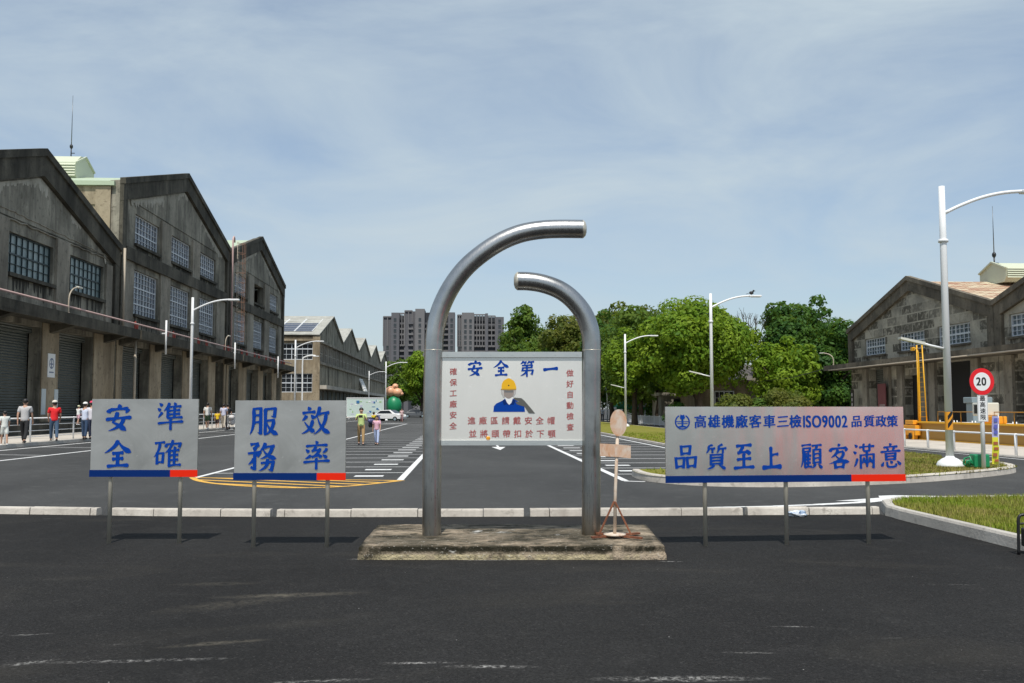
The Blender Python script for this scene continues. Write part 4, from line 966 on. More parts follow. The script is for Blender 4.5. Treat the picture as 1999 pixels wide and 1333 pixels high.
for u0, u1 in ((-31.5, -24.75), (-39.5, -32.5)):
    window(t, S, u0, u1, 9.4, 12.0, 8, 3, M['frame_white'], M['glass_dark'], ((2,), (4,)), .2, .07); window(t, S, u0, u1, 4.2, 7.2, 8, 4, M['frame_white'], M['glass_dark'], ((2,), (4,)), .2, .07)
b = MB()
for u in range(6): b.bar((XL+1.2, 214+1.1*u, 5.5), (XL+.1, 214+1.1*u, 8.1), .25)
for v in range(6): b.bar((XL+1.2-.22*v, 213.8, 5.5+.52*v), (XL+1.2-.22*v, 219.7, 5.5+.52*v), .25)
one('lattice_rack', 'tilted white lattice rack on the canopy of the saw-toothed hall', 'rack', b, M['white'])
# ---------------------------------------------------------------- the eastern halls
XR = 30.0; E = XE(XR)
def east_hall(label, y0, y1, zr, ze, wins, doors, lant=False):
    ym = (y0+y1)/2
    t = thing('stone_hall', label, 'factory hall', (XR, ym, 0), 0, 'mottled eastern halls', local=False)
    outer = [(y0, .1), (y1, .1), (y1, ze), (ym, zr), (y0, ze)]
    holes = [rect(a, c, 5.59, 6.85) for a, c in wins]+[rect(a, c, .2, z) for a, c, z, m in doors]
    b = MB(); b.sheet([outer]+holes, E, 0, .5); b.build('wall', M['concrete_east'], t)
    b = MB(); rake(b, E, y0, ym, y1, ze+.1, zr+.12, .95, .22); rake(b, E, y0-.03, ym, y1+.03, ze+.16, zr+.18, .3, .34); boxF(b, E, y0, y0+.7, 5.05, ze-.7, -.21, -.002); boxF(b, E, y1-.7, y1-.002, 5.05, ze-.7, -.21, -.002)
    b.build('gable_band', M['concrete_east_trim'], t)
    for a, c in wins:
        window(t, E, a+.02, c-.02, 5.6, 6.83, 8, 4, M['frame_white'], M['pane_east'], ((2,), (4,)), .2, .05)
        b = MB(); boxF(b, E, a-.1, c+.1, 5.46, 5.59, -.12, .1); b.build('window_sill', M['concrete_east_trim'], t)
    for a, c, z, m in doors:
        b = MB(); boxF(b, E, a, c, .2, z, .52, .6); b.build('shutter_door' if m == 'shutter' else 'doorway_shade', M['shutter'] if m == 'shutter' else M['interior_shade'], t)  # open doors are filled by a black panel painted as inside shade
    edges = sorted([a-.5 for a, c, z, m in doors]+[c+.5 for a, c, z, m in doors])
    for p in edges:
        if y0 < p < y1: b = MB(); b.box((XR-.22, p-.42, .05), (XR-.003, p+.42, 4.6)); b.build('pillar', M['concrete_pale'], t, bevel=.03)
    b = MB(); b.box((XR-1.75, y0 if y0 > 50 else y0, 4.62), (XR-.004, y1+(1.2 if y0 > 50 else 0), 5.0)); b.build('canopy', M['concrete_east_trim'], t)
    b = MB(); b.tube([(XR-1.8, y0, 4.62), (XR-1.8, y1, 4.62)], .045, 6); b.build('canopy_pipe', M['pipe_tan'], t)
    b = MB(); roof_slab(b, XR+.5, XR+45, [(y0, ze), (ym, zr), (y1, ze)], .14, .2); rf = b.build('roof', M['roof_tile'], t)
    b = MB(); b.add([(XR+.5, y1-.05, .1), (XR+45, y1-.05, .1), (XR+45, y1-.05, ze-.3), (XR+.5, y1-.05, ze-.3)], [(0, 1, 2, 3)]); b.build('end_wall', M['concrete_east'], t)
    if lant: lantern(t, E, XR+5.4, XR+24, ym-.6, 1.65, 10.0, 11.45)
def tile_mat():
    m = mat('weathered_roof_tile', (.4, .25, .15), .8); q = NB(m); w = q.N.new('ShaderNodeTexBrick'); q.L.new(q.coord('pos', (1, 1, 0)), w.inputs[0]); w.inputs['Scale'].default_value = .75
    for i, c in ((1, (.60, .52, .36)), (2, (.30, .10, .05)), (3, (.12, .06, .04))): w.inputs[i].default_value = (*c, 1)
    w.inputs['Bias'].default_value = -.1; q.col(w.outputs[0]); return m
M['roof_tile'] = tile_mat()
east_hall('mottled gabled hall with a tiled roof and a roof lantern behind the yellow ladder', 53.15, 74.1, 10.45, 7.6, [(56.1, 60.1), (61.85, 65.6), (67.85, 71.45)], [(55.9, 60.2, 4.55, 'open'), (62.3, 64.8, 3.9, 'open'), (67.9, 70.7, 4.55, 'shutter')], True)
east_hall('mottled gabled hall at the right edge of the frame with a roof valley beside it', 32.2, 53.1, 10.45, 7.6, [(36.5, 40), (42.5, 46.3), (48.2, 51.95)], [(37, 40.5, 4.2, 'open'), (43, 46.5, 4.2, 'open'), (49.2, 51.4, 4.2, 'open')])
mast('thin lightning rod above the lantern of the mottled eastern hall', (36.2, 64.2, 11.1), 0, 4.5)
gooseneck('bent lamp at the far end of the mottled hall canopy', (28.9, 74.9, 5.0), radians(50), .62)
for nm, lab, cat, y, w, z0, z1, m in (('wood_plaque', 'dark vertical name plaque on the far pillar of the mottled hall', 'plaque', 72.7, .5, 1.2, 3.1, 'dark_board'), ('notice_board', 'brown red notice board on the pillar right of the grey shutter', 'notice', 67.4, 1.3, 1.3, 3.4, 'brown_red')):
    t = thing(nm, lab, cat, (XR-.53, y, 0)); b = MB(); b.box((-.03, -w/2, z0), (.02, w/2, z1)); b.build('panel', M[m], t)
    b = MB()
    for k in range(4): b.box((-.036, -w*.22, z0+.25+k*(z1-z0-.4)/4), (-.03, w*.22, z0+.25+(k+.62)*(z1-z0-.4)/4)) if nm == 'wood_plaque' else (b.box((-.036, -w*.4, z0+.2+k*.12), (-.03, w*.3, z0+.25+k*.12)))
    b.build('lettering', mat('worn_white', (.4, .38, .36), .6), t)
# ---------------------------------------------------------------- apartment towers far behind
def tower(label, x0, x1, y, segs, depth):
    t = thing('apartment_tower', label, 'apartment block', ((x0+x1)/2, y, 0), 0, 'grey apartment towers', local=False)
    mats = [mat('tower_grey', (.115, .115, .125), .8), mat('tower_dark', (.03, .034, .042), .6), mat('tower_pale', (.165, .162, .165), .8)]
    win = None
    for nm, a, c, zt, dy, mi in segs:
        if nm in ('wall', 'pier'):
            b = MB(); b.box((a, y+dy, 0), (c, y+depth, zt)); b.build(nm, mats[mi], t)
        elif nm == 'fins':
            b = MB(); n = max(2, int((c-a)/1.6))
            for i in range(n+1): u = a+(c-a)*i/n; b.box((u-.25, y+dy-.6, 38), (u+.25, y+dy, zt))
            b.box((a, y+dy-.7, zt-.6), (c, y+dy, zt+.2)); b.build('roof_fins', mats[2], t)
        elif nm == 'balconies':
            for k in range(7, 16): b = MB(); b.box((a, y+dy-1.2, 3.2*k+2.6), (c, y+dy, 3.2*k+3.7)); b.build('balcony', mats[2 if k % 3 else 0], t)
            b = MB(); b.box((a+.1, y+dy-.1, 0), (c-.1, y+dy+.05, zt-3)); b.build('recess', mats[1], t)
        elif nm == 'windows':
            n = max(1, round((c-a)/2.9))
            for i in range(n):
                for k in range(6, 17):
                    u = a+(c-a)*(i+.5)/n; z = 3.2*k+1.0
                    if z+1.9 > zt: continue
                    if win is None:
                        b = MB(); b.box((-.75, -.12, 0), (.75, .05, 1.8)); b.mi = 1; b.box((-.78, -.2, -.15), (.78, .0, -.01)); w = win = b.build('window', [M['glass_dark'], mats[2]], t)
                        win_off = Vector((0, 0, 0)); 
                        for vtx in win.data.vertices: vtx.co += OFF[t.name]
                    else: w = win.copy(); COL.objects.link(w); w.parent = t
                    w.location = Vector((u, y+dy-.02, z))-OFF[t.name]
tower('grey apartment tower with a stepped roofline between the saw-toothed hall and the tall tube', -49.5, -2.8, 560, [
    ('wall', -49.3, -44.5, 54.6, 3, 0), ('fins', -49.3, -44.5, 55.2, 3, 0), ('windows', -48.6, -45.0, 40, 3, 0), ('wall', -44.5, -39.9, 57.2, 0, 0), ('windows', -44, -40.6, 57, 0, 0), ('balconies', -39.9, -37.1, 54, 4, 1), ('wall', -39.9, -37.1, 56, 5, 1), ('fins', -39.9, -37.2, 57.2, 3, 0),
    ('wall', -37.1, -30.6, 58.2, 2, 0), ('fins', -36.8, -32.5, 58.6, 2, 0), ('balconies', -34.6, -31.8, 50, 1.9, 1), ('wall', -30.6, -25.2, 59.4, -1, 2), ('windows', -30, -25.8, 59, -1, 0), ('balconies', -25.2, -20.4, 53, 4, 1), ('wall', -25.2, -20.4, 57.8, 5, 1), ('wall', -20.4, -15.2, 59.2, 0, 0), ('windows', -19.8, -15.8, 59, 0, 0), ('balconies', -15.2, -11.5, 52, 4, 1), ('wall', -15.2, -11.5, 56, 5, 1), ('wall', -11.5, -7.6, 57.6, 1, 0), ('windows', -11, -8, 57, 1, 0)], 16)
tower('grey apartment tower with vertical roof fins rising above the safety board', -7.4, 21.4, 566, [
    ('wall', -6.2, -3.6, 56.2, 2, 0), ('fins', -6.2, -3.8, 56.8, 2, 0), ('windows', -6.0, -3.9, 48, 2, 0), ('wall', -3.6, 3.6, 58, 0, 2), ('windows', -3.0, 3.0, 57, 0, 0), ('balconies', 3.6, 10.2, 50, 4, 1), ('wall', 3.6, 10.2, 56.4, 5, 1), ('fins', 3.6, 10.2, 57.2, 3, 0), ('wall', 10.2, 11.8, 57.6, 0, 0), ('balconies', 11.8, 16.2, 48, 4, 1), ('wall', 11.8, 16.2, 55.8, 5, 1), ('fins', 11.8, 16.2, 56.4, 3, 0), ('wall', 16.2, 21.2, 55.6, 1, 0), ('windows', 16.6, 20.8, 55, 1, 0)], 16)
# ---------------------------------------------------------------- low houses behind the trees
t = thing('low_house', 'low cream house with a tiled hip roof half hidden by shrubs', 'house', (26.5, 92, 0), 0, None, local=False)
b = MB(); b.box((22, 90, 0), (33, 99, 4.3)); b.build('wall', M['concrete_beige'], t)
b = MB(); b.add([(21.2, 89.2, 4.3), (33.8, 89.2, 4.3), (33.8, 99.8, 4.3), (21.2, 99.8, 4.3), (25.5, 94.5, 6.0), (29.5, 94.5, 6.0)], [(0, 1, 5, 4), (1, 2, 5), (2, 3, 4, 5), (3, 0, 4), (3, 2, 1, 0)]); b.build('roof', mat('grey_tile', (.11, .10, .09), .8), t)
b = MB(); b.box((26.4, 88.4, 3.9), (30.2, 90.0, 4.25)); b.box((26.3, 88.6, 0), (26.8, 89.1, 3.9)); b.box((29.7, 88.6, 0), (30.2, 89.1, 3.9)); b.sheet([[(26.2, 4.26), (30.4, 4.26), (28.3, 5.6)]], YS(88.6), 0, .3); b.build('porch', M['concrete_pale'], t)
for x in (23.2, 27.2, 30.9): window(t, YS(89.99), x, x+1.9, 1.3, 3.3, 4, 3, M['frame_white'], M['glass_dark'], ((), (2,)), -.06, .07)
t = thing('annex_building', 'long cream annex with a pale ledge behind the tree trunks', 'building', (19, 102, 0), 0, None, local=False)
b = MB(); b.box((20.8, 100, 0), (29.5, 108, 3.0)); b.build('wall', mat('cream_wall', (.42, .39, .33), .8), t)
b = MB(); b.box((20.5, 99.2, 3.0), (29.8, 108.5, 4.0)); b.build('ledge', mat('pale_ledge', (.55, .52, .46), .8), t)
for x in (21.5, 24.0, 26.6): window(t, YS(99.99), x, x+1.8, 1.0, 2.6, 3, 2, M['frame_dark'], M['glass_dark'], None, -.06, .06)
b = MB(); b.box((19.0, 94, 0), (20.2, 95.5, 2.9)); b.box((18.8, 93.8, 2.9), (20.4, 95.7, 3.2)); one('gate_pillar', 'stout grey concrete gate block behind the white picket fence', 'gate post', b, M['concrete_pale'])
# ================================================================ TREES
LEAF_MULT = 3.5
def leaf_cloud(b, clumps, n_per, size, r, flat_=.75):
    for (c, rad) in clumps:
        cs_ = r.uniform(.75, 1.3)
        k = int(n_per*rad*rad*LEAF_MULT)
        for _ in range(k):
            d = Vector((r.gauss(0, 1), r.gauss(0, 1), r.gauss(0, 1))).normalized()
            if d.z < -.5 and r.random() < .6: continue
            q = r.random(); rr = rad*(.55+.5*q**.5)
            p = Vector(c)+Vector((d.x*rr, d.y*rr, d.z*rr*flat_))
            nrm = (d+Vector((r.gauss(0, .45), r.gauss(0, .45), r.gauss(0, .45)+.35))).normalized()
            u = nrm.cross(Vector((r.random()-.5, r.random()-.5, r.random()-.5))).normalized(); v = nrm.cross(u); s = size*cs_*r.uniform(.55, 1.35)
            b.add([p-u*s*.5, p-v*s*.32+u*s*.05, p+u*s*.55-nrm*s*.12, p+v*s*.32+u*s*.05], [(0, 1, 2, 3)], True)
def tree(label, loc, h, w, m, seed, lo=.25, lean=0, dens=46, leaf=.34, group='trees around the yard', shape='round', trunk=.28, nclump=34, dep=None):
    r = random.Random(seed); t = thing('tree', label, 'tree', loc, 0, group)
    b = MB(); top = Vector((lean*.6, 0, h*.62)); fork = h*max(.16, lo*.8)
    b.tube([(0, 0, -.1), (.04*lean, .02, fork*.5), (lean*.25, 0, fork), (lean*.45, .1, h*.45), tuple(top)], [trunk*1.25, trunk, trunk*.85, trunk*.55, trunk*.25], 9)
    clumps = []; R = w/2; zc = h*(lo+1)/2; rz = h*(1-lo)/2; D = (dep or w)/2
    for i in range(int(nclump*1.3)):
        for _ in range(30):
            d = Vector((r.gauss(0, 1), r.gauss(0, 1), r.gauss(0, 1))).normalized(); q = r.uniform(.45, 1.0)
            if shape == 'umbrella' and d.z < -.1: continue
            if shape == 'column': d.x *= .8
            break
        rad = R*r.uniform(.27, .46)*(1.2-.35*q)
        if r.random() < .16: rad *= .6; q = r.uniform(.98, 1.12)
        p = Vector((lean*.6+d.x*(R-rad*.8)*q*r.uniform(.9, 1.14), d.y*(D-rad*.8)*q, zc+d.z*(rz-rad*.6)*q)); clumps.append((p, rad))
    for p, rad in clumps[::3]:
        s = Vector((lean*.3, 0, fork*r.uniform(.95, 1.5))); mid = s.lerp(p, .5)+Vector((r.gauss(0, .2), r.gauss(0, .2), .3)); b.tube([s, mid, p], [trunk*.42, trunk*.26, .03], 6)
    b.build('trunk', M['bark'], t)
    b = MB(); leaf_cloud(b, clumps, dens/(leaf*leaf)*.115, leaf, r)
    b.build('crown', M[m], t, recalc=False)
    return t
tree('broad bright green tree with a dense rounded crown beside the second lamp from the right', (21.0, 86, 0), 11.6, 11.4, 'leaf_bright', 11, .24, -1.0, 62, .36, trunk=.42, nclump=60)
tree('bushy mid green tree overlapping the broad bright tree on its left', (16.0, 92, 0), 9.6, 7.0, 'leaf_bright', 12, .28, 0, 55, .34, nclump=34)
tree('dark tree behind the broad bright tree with a pointed top', (19.5, 108, 0), 14.0, 11.0, 'leaf_mid', 13, .1, 0, 50, .42, nclump=48)
tree('tall dark tree right of the broad bright crown behind bare twigs', (27.6, 112, 0), 8.0, 8.0, 'leaf_olive', 14, .1, 0, 48, .42)
tree('layered olive tree with open flat sprays against the sky', (21.6, 132, 0), 17.6, 11.5, 'leaf_olive', 15, .3, 0, 34, .5, nclump=36)
tree('dark olive tree directly behind the short curved tube', (15.6, 138, 0), 16.0, 14.5, 'leaf_olive', 16, .06, 0, 48, .5, nclump=52)
tree('tall green tree rising left of the short curved tube beside the towers', (9.0, 150, 0), 18.0, 9.6, 'leaf_mid', 37, .2, 0, 46, .5, nclump=44)
tree('low leafy tree below the tall green tree behind the safety board', (11.0, 140, 0), 13.0, 12.0, 'leaf_mid', 18, .04, 0, 46, .5, nclump=40)
tree('dark green tree between the short tube and the lamp in the lawn', (17.4, 116, 0), 13.6, 9.5, 'leaf_deep', 19, .2, 0, 52, .42, nclump=44)
tree('dark evergreen standing behind the cream annex', (24.0, 118, 0), 12.0, 11.0, 'leaf_deep', 20, .05, 0, 50, .42, nclump=44)
tree('tall deep green tree crowding the far gable of the mottled hall', (31.4, 90, 0), 12.3, 9.4, 'leaf_deep', 21, .1, 0, 66, .36, nclump=70)
tree('lower deep green tree leaning out in front of the tall one by the mottled hall', (28.4, 84, 0), 8.0, 7.0, 'leaf_bright', 22, .1, -.4, 60, .34, nclump=42)
tree('dense dark tree tight against the mottled hall canopy', (33.2, 86, 0), 10.4, 8.0, 'leaf_deep', 27, .02, 0, 60, .36, nclump=50)
tree('round street tree in front of the apartment tower beside the green inflatable', (-8.2, 172, 0), 12.4, 9.2, 'leaf_bright', 23, .24, .4, 50, .5, nclump=46)
tree('smaller street tree half hidden by the far end of the saw-toothed hall', (-13.0, 186, 0), 12.0, 7.4, 'leaf_mid', 24, .15, 0, 46, .5, nclump=30)
tree('dark street tree behind the round street tree by the tall tube', (-8.4, 215, 0), 9.6, 13.0, 'leaf_deep', 26, .02, 0, 44, .55, nclump=40)
tree('distant tree visible under the safety board tubes beyond the car park', (-1.0, 230, 0), 9.0, 12.0, 'leaf_mid', 28, .02, 0, 40, .6, nclump=34)
tree('distant dark tree closing the end of the car park', (7.0, 225, 0), 9.5, 12.0, 'leaf_deep', 29, .02, 0, 40, .6, nclump=34)
tree('tree behind the white frame structure and the green tent', (17.2, 136, 0), 11.0, 12.0, 'leaf_deep', 30, .02, 0, 48, .5, nclump=44)
tree('dark tree filling the gap beneath the high crowns right of the green tent', (24.0, 127, 0), 9.5, 10.0, 'leaf_deep', 33, .02, 0, 48, .5, nclump=40)
tree('shaded tree between the cream annex and the white picket fence', (19.4, 98, 0), 7.4, 5.6, 'leaf_deep', 31, .34, .5, 44, .34, nclump=26, trunk=.3)
tree('slim tree with a forked trunk before the cream annex', (23.6, 95, 0), 7.6, 5.0, 'leaf_mid', 34, .42, .5, 44, .34, nclump=22, trunk=.25)
def shrub(label, loc, h, w, m, seed):
    r = random.Random(seed); t = thing('shrub', label, 'shrub', loc, 0, 'clipped shrubs before the low house'); cl = []
    for i in range(22):
        a = r.uniform(0, 2*pi); q = r.uniform(0, 1)**.5; rad = h*r.uniform(.2, .3); cl.append((Vector((cos(a)*q*(w/2-rad*.7), sin(a)*q*(w/2-rad*.7), rad*.7+(h-1.4*rad)*(1-q*q*.7)*r.uniform(.55, 1))), rad))
    b = MB(); b.tube([(0, 0, 0), (0, 0, h*.6)], .07, 6); b.build('stem', M['bark'], t)
    b = MB(); leaf_cloud(b, cl, 58/(.2*.2)*.115, .2, r); b.build('foliage', M[m], t, recalc=False)
shrub('wide rounded olive shrub above the middle of the wide sign', (21.3, 76, 0), 3.25, 3.8, 'leaf_olive', 41)
shrub('tall rounded olive shrub before the porch of the low house', (25.0, 75, 0), 3.75, 4.4, 'leaf_olive', 42)
shrub('small shrub between the two rounded olive shrubs', (23.1, 75.6, 0), 2.6, 2.4, 'leaf_mid', 43)
shrub('dark shrub under the trees left of the second lamp', (18.4, 84, 0), 2.4, 2.6, 'leaf_deep', 44)
t = thing('bare_tree', 'leafless twiggy tree poking above the broad bright crown', 'tree', (27.2, 90, 0))
b = MB(); r = random.Random(5)
def twig(b, p, d, l, rad, dep):
    q = p+d*l; b.tube([p, p+d*l*.5+Vector((r.gauss(0, .08), 0, r.gauss(0, .06)))*l*.6, q], [rad, rad*.8, rad*.6], 5, False)
    if dep:
        for _ in range(3): twig(b, q, (d+Vector((r.gauss(0, .5), r.gauss(0, .4), r.gauss(.15, .3)))).normalized(), l*r.uniform(.55, .8), rad*.6, dep-1)
twig(b, Vector((0, 0, 0)), Vector((0, 0, 1)), 6.2, .16, 0); b2 = b
for dx in (-.5, .25, -.1): twig(b, Vector((0, 0, 5.6)), Vector((dx, 0, 1)).normalized(), 2.2, .09, 3)
b.build('branches', M['bark'], t)
# ================================================================ LAMPS
def make_lamp(name, label, loc, group, low=True, sleeve=False, base=True):
    t = thing(name, label, 'street lamp', loc, 0, group)
    b = MB(); b.tube([(0, 0, 0), (0, 0, 6.3), (0, 0, 7.88)], [.098, .085, .078], 16); b.build('pole', M['white'], t)
    b = MB(); b.tube([(0, 0, 6.28), (0, 0, 6.36)], .125, 16); b.build('collar', M['white'], t)
    b = MB(); b.lathe([(.34, 0), (.34, .05), (.30, .14), (.20, .22), (.12, .26), (.10, .30)], n=20); b.build('base_cover', M['white'], t)
    b = MB(); b.tube(smooth([(.07, 0, 7.12), (.5, 0, 7.34), (1.1, 0, 7.58), (1.7, 0, 7.72), (2.3, 0, 7.77)], 4), [.05]*17, 10); b.build('arm', M['white'], t)
    b = MB(); b.box((2.15, -.13, 7.70), (2.85, .13, 7.80)); hd = b.build('lamp_head', M['white'], t, bevel=.03)
    b = MB(); b.box((2.3, -.1, 7.685), (2.8, .1, 7.699)); b.build('lens', M['offwhite'], hd)
    if low:
        b = MB(); b.tube([(-.06, 0, 3.28), (-.45, 0, 3.37), (-.7, 0, 3.45)], .035, 8); b.build('side_arm', M['white'], t)
        b = MB(); b.add([(-.6, -.09, 3.38), (-1.25, -.09, 3.54), (-1.25, .09, 3.54), (-.6, .09, 3.38), (-.6, -.09, 3.46), (-1.25, -.09, 3.60), (-1.25, .09, 3.60), (-.6, .09, 3.46)], [(0, 1, 2, 3), (7, 6, 5, 4), (0, 4, 5, 1), (1, 5, 6, 2), (2, 6, 7, 3), (3, 7, 4, 0)]); b.build('side_lamp_head', M['offwhite'], t)
    return t
L0 = make_lamp('street_lamp', 'tall white street lamp with a yellow and black sleeve on the traffic island', (12.5, 24.58, .14), 'white lamps along the lawn'); L0.scale = (1, 1, .935)
b = MB(); b.tube([(0, 0, 1.02), (0, 0, 1.52)], .101, 20, False); b.mi = 1
for k in range(2):
    vs = []
    for i in range(9):
        a = -pi/2-.7+1.4*i/8; z = 1.06+.22*k+.2*(i/8)
        vs += [(.1035*cos(a), .1035*sin(a), z), (.1035*cos(a), .1035*sin(a), min(1.52, z+.13))]
    b.add(vs, [(2*i, 2*i+2, 2*i+3, 2*i+1) for i in range(8)], True)
b.build('warning_sleeve', [M['orange'], M['black']], L0, recalc=False)
lamp2 = make_lamp('street_lamp', 'white street lamp before the broad bright tree with a bird on its arm', (13.42, 52.5, .12), 'white lamps along the lawn')
for (x, y), lab in (((13.42, 81.6), 'white street lamp behind the rusty disc in front of the dark trees'), ((13.5, 110), 'far white street lamp whose arm shows just right of the short tube')):
    c = copy_tree(lamp2); c.location = (x, y, .1); c['label'] = lab
t = thing('bird', 'small dark bird perched on the end of a street lamp arm', 'bird', (13.42+2.3, 52.5, .12+7.80))
b = MB(); b.ell((0, 0, .13), (.13, .08, .10), 10, 6); b.ell((.12, 0, .24), (.06, .055, .06), 8, 5); b.bar((-.1, 0, .12), (-.3, 0, .06), .07, .02); b.bar((.17, 0, .24), (.23, 0, .23), .02); b.bar((0, .03, 0), (0, .03, .06), .012); b.bar((0, -.03, 0), (0, -.03, .06), .012); b.build('body', M['black'], t)
wl = make_lamp('street_lamp', 'tall white street lamp in front of the tall streaked hall', (-17.35, 61.3, .28), 'white lamps along the western pavement', False)
wl.scale = (1.02, 1.02, 1.06)
for (x, y, z, s), lab in (((-17.4, 98.0, .28, 1.05), 'white street lamp in front of the near end of the saw-toothed hall'), ((-17.6, 173, .28, 1.02), 'white street lamp behind the map board'), ((-10.9, 129, 0, 1.0), 'white street lamp beside the green inflatable')):
    c = copy_tree(wl); c.location = (x, y, z); c.scale = (1, 1, s); c['label'] = lab
t = thing('curved_lamp', 'short white lamp with a curled top just right of the lamp near the saw-toothed hall', 'street lamp', (-20.4, 120, .28))
b = MB(); b.tube(smooth([(0, 0, 0), (0, 0, 4), (0, 0, 7.2), (.3, 0, 7.7), (1.0, 0, 7.9), (1.6, 0, 7.85)], 4), .09, 10); b.build('pole', M['white'], t)
b = MB(); b.box((1.3, -.12, 7.76), (2.0, .12, 7.86)); b.build('lamp_head', M['white'], t)
# ================================================================ FENCES
def rail_fence(label, x, ys, z, hs, r=.03, pr=.035, group='low white rail fences'):
    t = thing('rail_fence', label, 'fence', (x, ys[0], z), 0, group)
    for y in ys:
        b = MB(); b.tube([(0, y-ys[0], -.02), (0, y-ys[0], hs[0]+.04)], pr, 8); b.build('post', M['white'], t)
    for h_ in hs:
        b = MB(); b.tube([(0, 0, h_), (0, ys[-1]-ys[0], h_)], r if h_ == hs[0] else r*.5, 8); b.build('rail', M['white'], t)
rail_fence('white fence of one rail and thin wires along the western pavement', -17.85, [33.9+2.16*k for k in range(43)], .285, (.96, .7, .45, .2))
rail_fence('low white fence of one rail in front of the yellow girder', 18.85, [24.0+2.12*k for k in range(17)], .03, (.72,), .032, .05)
t = thing('picket_fence', 'white picket fence behind the lawn under the trees', 'fence', (17.9, 72, .03))
b = MB()
for k in range(180): b.bar((0, .25*k, .08), (0, .25*k, .85), .035)
b.build('picket', M['white'], t)
b = MB(); b.bar((0, 0, .1), (0, 45, .1), .05); b.bar((0, 0, .85), (0, 45, .85), .06); b.build('rail', M['white'], t)
b = MB()
for k in range(19): b.box((-.05, 2.5*k-.05, 0), (.05, 2.5*k+.05, .95))
b.build('post', M['white'], t)
t = thing('gate_rail', 'short white barrier rails standing behind the yellow girder', 'barrier', (25.2, 50.5, .03))
b = MB()
for k in range(6):
    for j in range(2): b.tube([(0, -1.8*k, .55+.35*j), (0, -1.8*k-1.5, .55+.35*j)], .025, 6)
    for e in (0, -1.5): b.tube([(0, -1.8*k+e, 0), (0, -1.8*k+e, 1.0)], .03, 6)
b.build('rails', M['white'], t)
b = MB(); b.tube([(24.9, 84, 3.9), (27.0, 79.5, 4.2), (29.2, 75.0, 5.0)], .025, 5); tag(b.build('cable', M['black'], origin='base'), 'thin black cable running from the trees to the mottled hall canopy', 'cable')
# ================================================================ SPEED SIGN, BANNER, BOX ON THE ISLAND TIP
t = thing('speed_limit_sign', 'round red rimmed 20 speed limit sign on a white post at the island tip', 'road sign', (12.88, 23.62, .14), -radians(6))
b = MB(); b.tube([(0, .03, 0), (0, .03, 2.46)], .052, 12); b.build('post', M['white'], t)
def disc(r, y, n=40): return [(r*cos(2*pi*k/n), 2.18+r*1.12*sin(2*pi*k/n)) for k in range(n)]
b = MB(); b.sheet([disc(.30, 0)], YS(-.03), 0, .02); p = b.build('sign_face', M['sign_red'], t)
b = MB(); b.sheet([disc(.205, 0)], YS(-.0325), 0, .002); b.build('white_field', M['white'], p)
b = MB(); typed(b, '20', -.15, 2.08, .285, lambda u, v, q: (u, -.034-q, v), .014, .82); b.build('number', M['black'], p, recalc=False)
b = MB(); b.box((-.125, -.025, 1.18), (.125, -.005, 1.84)); p = b.build('word_plate', M['white'], t)
b = MB()
for i, ch in enumerate('最高速限'): typed(b, ch, -.075, 1.70-.155*i, .145, lambda u, v, q: (u, -.026-q, v), .006)
for z0, z1, x0, x1 in ((1.19, 1.195, -.115, .115), (1.825, 1.83, -.115, .115), (1.19, 1.83, -.115, -.11), (1.19, 1.83, .11, .115)): b.add([(x0, -.026, z0), (x1, -.026, z0), (x1, -.026, z1), (x0, -.026, z1)], [(0, 1, 2, 3)])
b.build('lettering', M['black'], p, recalc=False)
t = thing('banner', 'narrow lilac and yellow feather banner beside the speed sign', 'banner', (13.38, 24.0, .14), -.1); t.scale = (.85, .85, .82)
b = MB(); b.tube([(.10, 0, 0), (.13, 0, 1.65)], .012, 6); b.build('pole', M['white'], t)
b = MB()
for mi, z0, z1 in ((0, .95, 1.6), (1, .12, .95)):
    b.mi = mi; n = 8
    vs = [(x+.03*z, .015*sin(z*7+x*9), z) for z in [z0+(z1-z0)*k/n for k in range(n+1)] for x in (-.1, .0, .1)]
    b.add(vs, [(3*i+j, 3*i+j+1, 3*i+j+4, 3*i+j+3) for i in range(n) for j in range(2)], True)
fl = b.build('cloth', [M['purple'], M['lime']], t, recalc=False)
b = MB()
for z, s in ((1.42, .12), (1.22, .12), (1.05, .1)): b.box((-.05+.03*z, -.025, z), (.05+.03*z, -.022, z+s))
b.mi = 1
for z, x0, x1, s in ((.72, -.07, .06, .09), (.56, -.05, .08, .08), (.36, -.08, .04, .1), (.2, -.04, .08, .07)): b.box((x0+.03*z, -.027, z), (x1+.03*z, -.024, z+s))
b.build('print', [mat('blue_print', (.1, .12, .45), .5), mat('brown_print', (.35, .10, .04), .5)], fl)
t = thing('cable_reel', 'green plastic reel box on the ground behind the speed sign post', 'reel', (12.75, 24.0, .14)); t.scale = (.8, .8, .8)
b = MB(); b.box((.02, -.18, .02), (.52, .18, .44)); b.build('box', M['green'], t, bevel=.04)
b = MB()
for k in range(3): b.tube([(-.26, -.02, .14), (-.2, .02, .3), (-.04, .0, .36), (.0, -.05, .16), (-.14, -.06, .05), (-.26, -.02, .14)] if k == 0 else [(-.3+.1*k, -.1, .08), (-.2, -.12, .24), (-.05, -.1, .3-.06*k), (.02, -.1, .1)], .035, 6)
b.build('hose_coil', M['green'], t)
